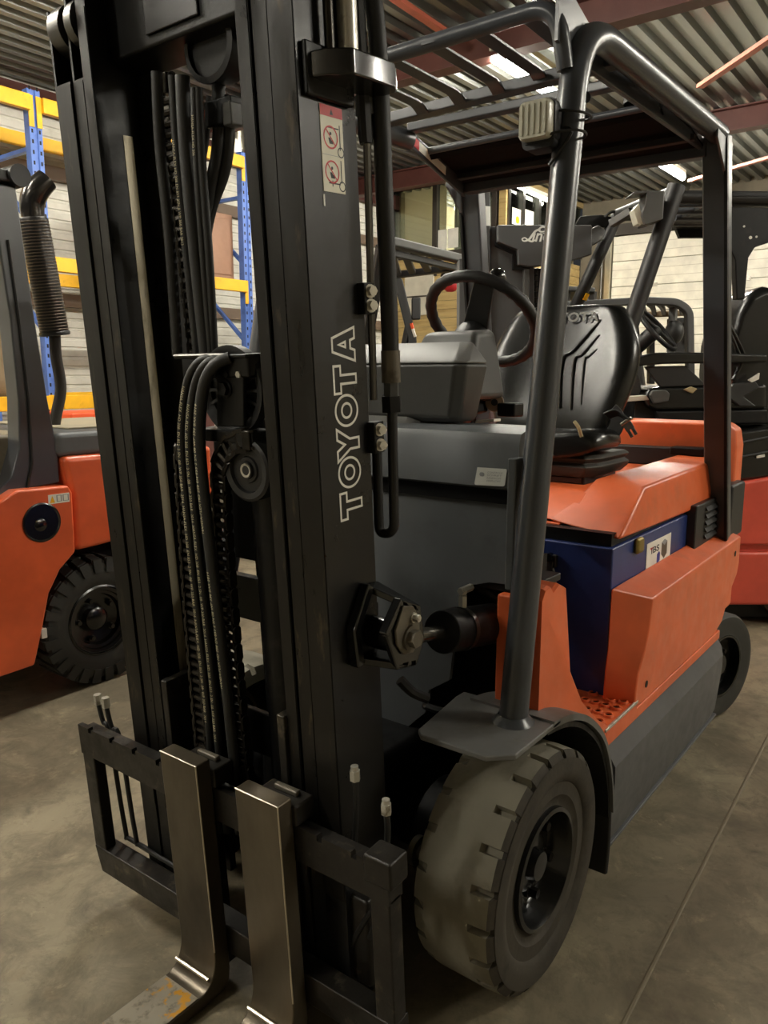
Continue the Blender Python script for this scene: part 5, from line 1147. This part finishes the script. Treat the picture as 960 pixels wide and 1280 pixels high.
# its rear wheel with block tread
wx, wz, wr = -.462, .300, .285; wy = -1.90
tyr = MB().lathe([(wr - .06, -.19), (wr - .01, -.18), (wr, -.165), (wr, -.015), (wr - .012, -.002), (wr - .05, .004), (wr - .09, .0), (wr - .11, -.006), (wr - .115, -.012), (wr - .13, -.012)], (wx, wy, wz), (0, 1, 0), 64).build('tyre', K['tyre'], lt)
lugm = MB(); 
for sgn in (1,):
    pr = [(-.012, .0), (.020, .0), (.034, .045), (.020, .085), (.004, .085), (.016, .045)]
lug_v = []
def lug_mesh():
    mb = MB()
    prof = [(0, -.004), (8.5, -.004), (10.5, -.05), (12, -.09), (4, -.09), (2.2, -.05)]
    lo = [V(((wr - .006) * math.cos(math.radians(a)), h, (wr - .006) * math.sin(math.radians(a)))) for a, h in prof]
    hi = [V(((wr + .017) * math.cos(math.radians(a)), h - .004, (wr + .017) * math.sin(math.radians(a)))) for a, h in prof]
    mb.loft([lo, hi])
    lo = [V(((wr - .05) * math.cos(math.radians(a)), .004, (wr - .05) * math.sin(math.radians(a)))) for a in (0, 8.5)] + [V(((wr + .014) * math.cos(math.radians(a)), .0, (wr + .014) * math.sin(math.radians(a)))) for a in (8.5, 0)]
    mb.prism(lo, (0, .009, 0))
    prof = [(7, -.186), (15.2, -.186), (13.6, -.14), (14.6, -.098), (6.4, -.098), (5.0, -.14)]
    lo = [V(((wr - .006) * math.cos(math.radians(a)), h, (wr - .006) * math.sin(math.radians(a)))) for a, h in prof]
    hi = [V(((wr + .017) * math.cos(math.radians(a)), h, (wr + .017) * math.sin(math.radians(a)))) for a, h in prof]
    mb.loft([lo, hi])
    me = bpy.data.meshes.new('tread_lug'); me.from_pydata([tuple(p) for p in mb.v], [], mb.f); me.materials.append(K['tyre']); me.update()
    import bmesh
    bm = bmesh.new(); bm.from_mesh(me); bmesh.ops.recalc_face_normals(bm, faces=bm.faces); bm.to_mesh(me); bm.free()
    return me
LG = lug_mesh(); base = rootm(lt) @ V((wx, wy, wz))
for k in range(26):
    o = link('tread_lug', LG, tyr); o.location = base; o.rotation_euler = (0, math.radians(k * 360 / 26), 0)
MB().lathe([(.173, -.03), (.171, -.008), (.162, -.004), (.156, -.014), (.142, -.018), (.138, -.028), (.124, -.032), (.118, -.06), (.062, -.075), (.056, -.045), (.04, -.035), (.0, -.033)], (wx, wy, wz), (0, 1, 0), 40).build('rim', K['rim'], tyr)
mb = MB()
for k in range(5):
    a = k * 2 * PI / 5; hexnut(mb, (wx + .095 * math.cos(a), wy - .056, wz + .095 * math.sin(a)), (0, 1, 0), .011, .02)
mb.build('wheel_nut', K['gloss'], tyr, kind='stuff')
MB().cyl((wx, -2.8, wz), (wx, -1.98, wz), .06, 14).build('rear_axle', K['black'], lt)
MB().lathe([(wr - .06, .19), (wr, .17), (wr, .015), (wr - .05, 0), (.1, .0), (0, .02)], (wx, -2.9, wz), (0, 1, 0), 40).build('tyre', K['tyre'], lt)
MB().box((-1.1, -2.75, .3), (.6, -2.12, .7)).build('chassis', K['black'], lt, smooth=0)
P = ony((52, 789), -1.9); MB().box((P.x - .015, -1.92, P.z - .03), (P.x + .012, -1.88, P.z + .015)).build('white_clip', K['paper'], lt, bev=.003)
for yy in (-1.95, -2.85): MB().lathe([(.30, -.1), (.33, -.09), (.33, .09), (.30, .1), (.0, .1)], (1.15, yy + (-.12 if yy > -2 else .0), .33), (0, 1, 0), 40).build('front_tyre', K['tyre'], lt)

# ================================================================ red and black forklift behind on the right, seen from its left side
RZ = math.atan2(-math.cos(YAW), math.sin(YAW))
def vroot(px, d):
    P = ond(px, d); return (P.x, P.y, 0)
rt = thing('forklift', 'red and black forklift at right edge with armrest seat and roof lamps', 'forklift', vroot((880, 700), 4.9), RZ)
def vp(pts, d): return [ond(p, d) for p in pts]
def slab(pts, d0, d1, name, mt, par, **k): return MB().prism(vp(pts, d0), D_ * (d1 - d0)).build(name, K[mt] if isinstance(mt, str) else mt, par, **k)
pr_ = MB().tube([ond((779, 432), 4.42), ond((846, 232), 4.42)], .047, 14).build('roof_pillar', K['plastic'], rt)
MB().tube([ond((838, 246), 4.46), ond((1120, 250), 4.46)], .035, 12).build('side_roof_tube', K['plastic'], rt)
pf_ = MB().tube(fillet([ond((705, 415), 5.45), ond((772, 268), 5.45), ond((1000, 268), 5.45)], .04, 4), .042, 12).build('roof_pillar', K['plastic'], rt)
slab([(733, 366), (737, 368), (733, 376), (729, 374)], 5.38, 5.40, 'yellow_tag', 'yellow', pf_, smooth=0)
MB().tube([ond((842, 240), 4.42), ond((772, 268), 5.45)], .035, 12).build('front_roof_tube', K['plastic'], rt)
zr = ond((850, 240), 4.42).z
for d, px in ((4.65, 0), (4.85, 1), (5.05, 2), (5.25, 3)):
    a = ond((846, 245), d); b = ond((1060, 252), d); a.z = b.z = zr - .01
    MB().tube([a, b], .022, 10).build('roof_bar', K['guard'], rt)
a = ond((905, 240), 4.42); b = ond((1120, 252), 4.42); a2 = a + D_ * 1.0; b2 = b + D_ * 1.0
MB().hexa([V((p.x, p.y, zr - .02)) for p in (a, b, b2, a2)], [V((p.x, p.y, zr)) for p in (a, b, b2, a2)]).build('roof_plate', K['black'], rt)
slab([(846, 287), (1000, 287), (1000, 297), (850, 297)], 5.42, 5.46, 'roof_rear_edge', 'black', rt)
pk = slab([(905, 258), (1090, 262), (1090, 298), (968, 301), (944, 309), (936, 322), (931, 374), (921, 374), (919, 325), (912, 308), (903, 298)], 4.46, 4.52, 'roof_corner_plate', 'black', rt, bev=.006)
for px in ((930, 283), (938, 297), (945.5, 296)): P = ond(px, 4.4595); MB().cyl(P, P + D_ * -.002, .009 if px[0] == 938 else .006, 10).build('plate_hole', K['paper'], pk, smooth=0)
# seat
sb_ = slab([(916, 520), (909, 470), (912, 430), (922, 392), (938, 366), (958, 357), (985, 362), (1005, 420), (1005, 540), (920, 540)], 4.55, 5.0, 'seat_back', 'vinyl', rt, bev=.05, seg=3)
for k in range(3):
    MB().tube(ease(vp([(911 + k * 2, 405 + k * 12), (922 - k * 1.5, 425 + k * 9), (930 - k * 3, 446 + k * 7), (922 - k * 3, 462 + k * 6)], 4.545), 5), .010, 8).build('seat_rib', K['vinyl'], rt)
slab([(806, 494), (812, 485), (830, 483), (960, 480), (960, 512), (820, 514), (808, 508)], 4.5, 5.0, 'seat_cushion', 'vinyl', rt, bev=.03, seg=3)
slab([(812, 494), (816, 488), (832, 487), (838, 492), (836, 502), (818, 505)], 4.47, 4.50, 'cushion_grip', 'dash', rt, bev=.008)
slab([(855, 487), (864, 483), (872, 486), (866, 492)], 4.48, 4.50, 'torn_foam', 'foam', rt, bev=.004)
slab([(820, 514), (960, 512), (962, 530), (826, 530)], 4.5, 4.98, 'seat_base', 'black', rt, bev=.01)
ar = slab([(794, 453), (798, 446), (818, 441), (850, 440), (960, 443), (960, 453), (830, 455), (798, 458)], 4.46, 4.54, 'armrest', 'vinyl', rt, bev=.012)
slab([(806, 458), (858, 457), (884, 482), (826, 484)], 4.50, 4.53, 'armrest_panel', 'plastic', rt, bev=.006)
slab([(905, 492), (918, 480), (944, 476), (950, 484), (930, 496), (946, 508), (925, 508)], 4.47, 4.52, 'belt_buckle', 'plastic', rt, bev=.006)
slab([(936, 475), (950, 466), (949, 474), (940, 478)], 4.46, 4.48, 'belt_tag', 'paper', rt, bev=.002)
# steering wheel
sc = ond((821, 412), 4.75); sn = (R_ * .62 + U_ * .66 + D_ * -.42).normalized(); su = sn.orthogonal().normalized(); sv = sn.cross(su)
sw_ = MB().tube(circle(sc, su, sv, .155, 40), .014, 10, closed=True).build('steering_wheel', K['plastic'], rt)
MB().bar([sc - su * .15, sc + su * .15], .04, .015).build('spoke', K['plastic'], sw_, bev=.004); MB().ball(sc - sn * .02, .04, 8).build('wheel_boss', K['plastic'], sw_)
MB().cyl(sc - sn * .02, sc - sn * .30, .045, 14).build('steering_column', K['plastic'], rt)
MB().tube([sc - sn * .04 + R_ * -.06, sc - sn * .04 + R_ * .05 + U_ * .02], .008, 8).build('column_lever', K['plastic'], rt)
slab([(768, 495), (772, 462), (788, 452), (800, 470), (803, 490), (796, 500)], 4.62, 4.9, 'side_console', 'dash', rt, bev=.012)
slab([(781, 472), (788, 472), (788, 489), (781, 489)], 4.612, 4.618, 'yellow_label', 'yellow', rt, smooth=0)
slab([(772, 497), (808, 494), (812, 500), (775, 503)], 4.5, 4.58, 'pale_floor_edge', 'board', rt, bev=.004)
slab([(795, 500), (830, 505), (835, 530), (790, 540)], 4.55, 4.9, 'floor_console', 'black', rt, bev=.01)
# bodywork
slab([(700, 530), (905, 528), (918, 540), (1010, 528), (1010, 592), (930, 601), (700, 601)], 4.42, 5.3, 'body_side', 'gloss', rt, bev=.02)
for py in (553, 571): MB().tube(vp([(912, py + 3), (1000, py - 14)], 4.415), .008, 6).build('body_crease', K['plastic'], rt)
slab([(946, 570), (956, 568), (956, 571), (946, 573)], 4.405, 4.412, 'lock_tag', 'paper', rt, smooth=0)
slab([(700, 604), (926, 603), (1010, 588), (1010, 682), (700, 682)], 4.40, 5.32, 'chassis_side', 'red', rt, bev=.02)
slab([(700, 680), (1010, 680), (1010, 692), (700, 692)], 4.44, 5.3, 'chassis_groove', 'red', rt, smooth=0)
slab([(700, 690), (1010, 690), (1010, 757), (700, 757)], 4.40, 5.32, 'chassis_lower', 'red', rt, bev=.02)
MB().prism([V((p.x, p.y, .03)) for p in (ond((740, 770), 4.5), ond((1010, 770), 4.5), ond((1010, 770), 5.25), ond((740, 770), 5.25))], (0, 0, .12)).build('underframe_shade', K['black'], rt, smooth=0)  # black underframe block, also draws the shadow below the truck
for px in (760, 1000):
    for d in (4.5, 5.25):
        P = ond((px, 700), d); MB().lathe([(0, -.09), (.24, -.09), (.27, -.07), (.27, .07), (.24, .09), (0, .09)], (P.x, P.y, .27), D_, 32).build('tyre', K['tyre'], rt)
# roof lamps
l1 = slab([(806, 256), (809, 238), (831, 238), (829, 274), (812, 280), (806, 281), (802, 268)], 4.30, 4.42, 'roof_lamp', 'dash', pr_, bev=.006)
slab([(789, 243), (794, 239), (809, 238), (809, 241)], 4.30, 4.42, 'lamp_visor', 'plastic', l1, bev=.002) if False else MB().prism(vp([(789, 243), (794, 239), (809, 238), (809, 241)], 4.30), D_ * .12).build('lamp_visor', K['dash'], pr_, bev=.002)
slab([(792, 262), (799, 254), (804, 274), (805, 280), (797, 280)], 4.32, 4.40, 'lamp_glass', 'lens', pr_, bev=.004)
MB().bar([ond((790, 264), 4.5), ond((764, 280), 4.6)], .045, .04).build('lamp_arm', K['dash'], pr_, bev=.004)
slab([(731, 290), (748, 281), (757, 287), (753, 300), (738, 308), (732, 301)], 5.25, 5.4, 'roof_lamp', 'dash', pf_, bev=.008)
slab([(732, 292), (740, 303), (738, 307), (733, 302)], 5.23, 5.25, 'lamp_glass', 'lens', pf_, bev=.002)
slab([(720, 280), (726, 270), (752, 268), (768, 272), (757, 284), (740, 284), (728, 304), (720, 306)], 5.42, 5.48, 'lamp_bracket', 'black', pf_, bev=.006)
MB().tube(ease(vp([(756, 272), (762, 266), (770, 265), (775, 270)], 5.4), 4), .010, 6).build('lamp_wire', K['plastic'], pf_)

# ================================================================ dark grey reach truck behind the steering wheel
rr_ = thing('reach_truck', 'dark grey reach truck with script lettered panel behind the steering wheel', 'reach truck', vroot((640, 600), 5.5), RZ)
slab([(597.5, 215), (613, 215), (613, 560), (597.5, 560)], 5.0, 5.3, 'mast_post', 'linde', rr_, bev=.006)
slab([(574, 323), (586, 321), (586, 560), (574, 560)], 5.12, 5.3, 'mast_post', 'linde', rr_, bev=.006)
slab([(586, 330), (597, 330), (597, 560), (586, 560)], 5.2, 5.3, 'mast_channel', 'black', rr_, smooth=0)
slab([(593, 250), (597.4, 250), (597.4, 560), (593, 560)], 5.02, 5.1, 'post_flange', 'dash2', rr_, bev=.003)
slab([(602, 257), (613, 258), (613, 282), (602, 282)], 4.992, 4.998, 'paper_label', 'silver', rr_, smooth=0)
MB().tube(fillet(vp([(603, 308), (602, 327), (606, 327), (608, 312)], 4.98), .01), .012, 8).build('handle', K['black'], rr_)
slab([(613, 283), (668, 283), (668, 600), (613, 600)], 5.03, 5.2, 'side_cover', 'linde', rr_, bev=.005)
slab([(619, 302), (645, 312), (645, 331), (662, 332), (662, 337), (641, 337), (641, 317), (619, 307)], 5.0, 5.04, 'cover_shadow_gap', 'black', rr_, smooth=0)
pn = slab([(622, 281), (740, 281), (740, 318), (700, 330), (662, 333), (648, 331), (647, 312), (622, 302)], 4.95, 5.01, 'name_panel', 'linde', rr_, bev=.006)
wpx = 60.0; O = ond((651, 303.5), 4.9485); ru = (ond((652, 303.5), 4.9485) - O); un = ru.normalized(); sc_ = ru.length
vs, fs, bb = text2('inde', shear=.28, bold=.022)
hh = 12 * sc_; w2 = 32 * sc_
mb = MB(); mb.add([O + un * (13.5 * sc_ + (a - bb[0]) / (bb[2] - bb[0]) * w2) + U_ * (1.2 * sc_ + (b - bb[1]) / (bb[3] - bb[1]) * hh * 1.25) for a, b in vs], fs)
def flat_stroke(pts, wds):
    P2 = ease([V((a, b, 0)) for a, b in pts], 6); n = len(P2); L_ = []; Rr = []
    for i in range(n):
        t = (P2[min(i + 1, n - 1)] - P2[max(i - 1, 0)]).normalized(); k = i / (n - 1) * (len(wds) - 1); j = min(int(k), len(wds) - 2); w_ = wds[j] + (wds[j + 1] - wds[j]) * (k - j)
        nrm = V((-t.y, t.x, 0)); L_.append(P2[i] + nrm * w_ / 2); Rr.append(P2[i] - nrm * w_ / 2)
    pts3 = [O + un * (p.x * sc_) + U_ * (p.y * sc_) for p in L_ + Rr]
    return pts3, [(i, i + 1, n + i + 1, n + i) for i in range(n - 1)]
for st_, wd_2 in (([(30, 14), (25, 13.2), (22, 15.6), (26, 19), (31.5, 17.5), (31, 12.5), (27, 11.5)], [1.0, 2, 2.2, 2.2, 2, 1.6, .8]), ([(24, 16.5), (18, 14), (14, 9), (10, 4), (4, 2.0), (1.5, 4.5), (5, 6.0), (9, 3.2), (14, 1.6), (18, 3.5)], [2.0, 2.6, 3, 2.6, 1.6, 1.4, 1.4, 2.2, 2.2, 1.2])):
    p3, f3 = flat_stroke(st_, wd_2); mb.add(p3, f3)
mb.build('script_lettering', K['silver'], pn, smooth=0)
slab([(655, 336), (662, 336), (662, 400), (655, 400)], 4.98, 5.06, 'guide_post', 'dash', rr_, bev=.004)
slab([(664, 335), (684, 335), (684, 420), (664, 420)], 5.05, 5.25, 'chain_block', 'black', rr_, bev=.01)
for k in range(7):
    P = ond((670, 341 + k * 7), 5.04); MB().cyl(P - U_ * .012, P + U_ * .012, .012, 8).build('chain_link', K['chain'], rr_)
slab([(576, 440), (768, 440), (768, 640), (576, 640)], 5.32, 5.8, 'truck_body', 'linde', rr_, bev=.02)
MB().prism([V((p.x, p.y, 0.02)) for p in (ond((560, 700), 5.1), ond((720, 700), 5.1), ond((720, 700), 5.8), ond((560, 700), 5.8))], (0, 0, 1.0)).build('lower_body', K['linde'], rr_, bev=.02)

# ================================================================ farther forklifts
f2 = thing('forklift', 'far black forklift whose slatted roof shows left above the steering wheel', 'forklift', vroot((540, 600), 7.2), RZ)
z2 = 2.42
A_, B_ = onz((478, 300), z2), onz((576, 324), z2); C2, D2 = onz((478, 346), z2), onz((574, 334), z2)
MB().bar([A_, B_], .10, .07, up=(0, 0, 1)).build('roof_rail', K['dash'], f2, bev=.015)
MB().bar([A_ - V((0, 0, .08)), B_ - V((0, 0, .08))], .05, .05, up=(0, 0, 1)).build('roof_rail', K['plastic'], f2, bev=.01)
MB().bar([C2, D2], .09, .06, up=(0, 0, 1)).build('roof_rail', K['plastic'], f2, bev=.01)
MB().bar([B_, D2], .09, .06, up=(0, 0, 1)).build('roof_rail', K['plastic'], f2, bev=.01)
for p, q in (((484, 306), (498, 344)), ((500, 310), (516, 341)), ((518, 314), (536, 339)), ((538, 318), (556, 337))):
    a, b = onz(p, z2), onz(q, z2)
    MB().bar(ease([a, a.lerp(b, .35) + V((0, 0, .03)), a.lerp(b, .7) + V((0, 0, .01)), b]), .07, .04, up=(0, 0, 1)).build('roof_slat', K['plastic'], f2, bev=.008)
dC = (C2 - EYE).dot(D_)
pq = [ond((488, 345), dC), ond((498, 352), dC), ond((515, 422), dC), ond((517, 470), dC), ond((517, 470), dC)]; pq[4] = V((pq[3].x, pq[3].y, .9))
MB().bar(pq[:4], .09, .09).build('front_pillar', K['plastic'], f2, bev=.012)
pl2 = MB().bar([ond((512, 400), dC), ond((506, 430), dC), ond((508, 470), dC)], .06, .06).build('mirror_stay', K['plastic'], f2, bev=.01)
a, b, c = ond((514, 404), dC - .06), ond((516, 411), dC - .06), ond((519, 421), dC - .06)
MB().bar([a, b], .03, .01).build('orange_tape', K['plasticorange'], f2, smooth=0); MB().bar([b, c], .03, .01).build('white_tape', K['white'], f2, smooth=0)
a = ond((520, 386), dC); MB().obox(a, R_ * .045, D_ * .06, U_ * .11).build('mirror', K['plastic'], f2, bev=.015)
b = onz((565, 335), z2); dB = (b - EYE).dot(D_)
a = ond((565, 345), dB); MB().lathe([(.0, .03), (.10, .02), (.11, 0), (.10, -.02), (0, -.02)], a, (0, 0, 1), 20).build('lamp_hood', K['plastic'], f2)
a = ond((563, 357), dB); MB().ball(a, .075, 8, (1, 1, .8)).build('rear_lamp', K['redink'], f2); MB().ball(ond((556, 356), dB - .06), .03, 6).build('amber_lamp', K['amber'], f2)
MB().cyl(ond((565, 335), dB), ond((565, 345), dB), .02, 8).build('lamp_stem', K['plastic'], f2)
P0 = ond((440, 600), 7.2); P1 = ond((560, 600), 7.2)
MB().prism([V((p.x, p.y, .05)) for p in (P0, P1, P1 + D_ * 1.1, P0 + D_ * 1.1)], (0, 0, 1.0)).build('body', K['black'], f2, bev=.03)
MB().bar([V((P0.x, P0.y, 1.0)), A_ + D_ * .3], .09, .09).build('rear_pillar', K['plastic'], f2, bev=.01)
for p in (P0, P1): MB().lathe([(0, -.1), (.24, -.1), (.26, 0), (.24, .1), (0, .1)], (p.x, p.y, .26), D_, 24).build('tyre', K['tyre'], f2)

f1 = thing('forklift', 'far small forklift with slatted guard in front of the white roller door', 'forklift', vroot((820, 600), 8.0), RZ)
z1 = 2.13
def q1(px, d=7.6): return ond(px, d)
MB().bar(fillet([q1((700, 382)), q1((808, 376)), q1((845, 378)), q1((861, 388)), q1((863, 500))], [.05, .05, .15], 5), .07, .09, up=D_).build('guard_frame', K['plastic'], f1, bev=.015)
MB().bar([q1((795, 394), 8.4), q1((862, 391), 8.4)], .06, .08, up=D_).build('guard_rail', mat('rusty_rail', S(140, 120, 92), .6), f1, bev=.01)
for x in (806, 818, 830, 842, 853):
    MB().bar(ease([q1((x - 7, 379), 7.65), q1((x - 2, 384), 8.0), q1((x, 392), 8.4)], 4), .04, .05).build('roof_slat', K['plastic'], f1, bev=.006)
MB().bar([q1((842, 380), 7.9), q1((838, 450), 7.9)], .07, .07).build('guard_post', K['dash'], f1, bev=.01)
slab([(842, 397), (857, 397), (857, 445), (842, 445)], 8.2, 8.4, 'mast', 'black', f1, bev=.01)
slab([(812, 396), (819, 396), (819, 480), (812, 480)], 8.2, 8.3, 'guard_post', 'black', f1, bev=.01)
for k, py in enumerate((402, 409, 416, 423)):
    slab([(857.5, py), (860, py - 1), (859.5, py + 5), (857, py + 6)], 8.15, 8.18, 'yellow_mark', 'yellow', f1, smooth=0)
MB().ball(q1((843, 415), 7.85), .09, 8, (1, 1, 1.3)).build('control_cluster', K['plastic'], f1)
P0 = ond((800, 600), 7.7); P1 = ond((870, 600), 7.7)
MB().prism([V((p.x, p.y, .05)) for p in (P0, P1, P1 + D_ * .9, P0 + D_ * .9)], (0, 0, 1.1)).build('body', K['black'], f1, bev=.03)
MB().bar([V((P0.x, P0.y, 1.1)), q1((790, 384), 7.7)], .07, .07).build('rear_pillar', K['plastic'], f1, bev=.01)
for p in (P0, P1): MB().lathe([(0, -.1), (.22, -.1), (.24, 0), (.22, .1), (0, .1)], (p.x, p.y, .24), D_, 24).build('tyre', K['tyre'], f1)

f3 = thing('forklift', 'distant dark truck roof just above the seat back left of the slanted pillars', 'forklift', vroot((725, 600), 8.9), RZ)
slab([(706, 357), (745, 359), (745, 366), (706, 364)], 8.3, 9.2, 'roof', 'plastic', f3, bev=.02)
for x, d in ((741, 8.4), (741, 9.1), (708, 8.4), (708, 9.1)):
    a = ond((x, 364), d); MB().bar([a, V((a.x, a.y, .5))], .07, .07).build('roof_post', K['plastic'], f3, bev=.01)
P0 = ond((690, 600), 8.3); P1 = ond((748, 600), 8.3)
MB().prism([V((p.x, p.y, .02)) for p in (P0, P1, P1 + D_ * .9, P0 + D_ * .9)], (0, 0, 1.1)).build('body', K['black'], f3, bev=.03)
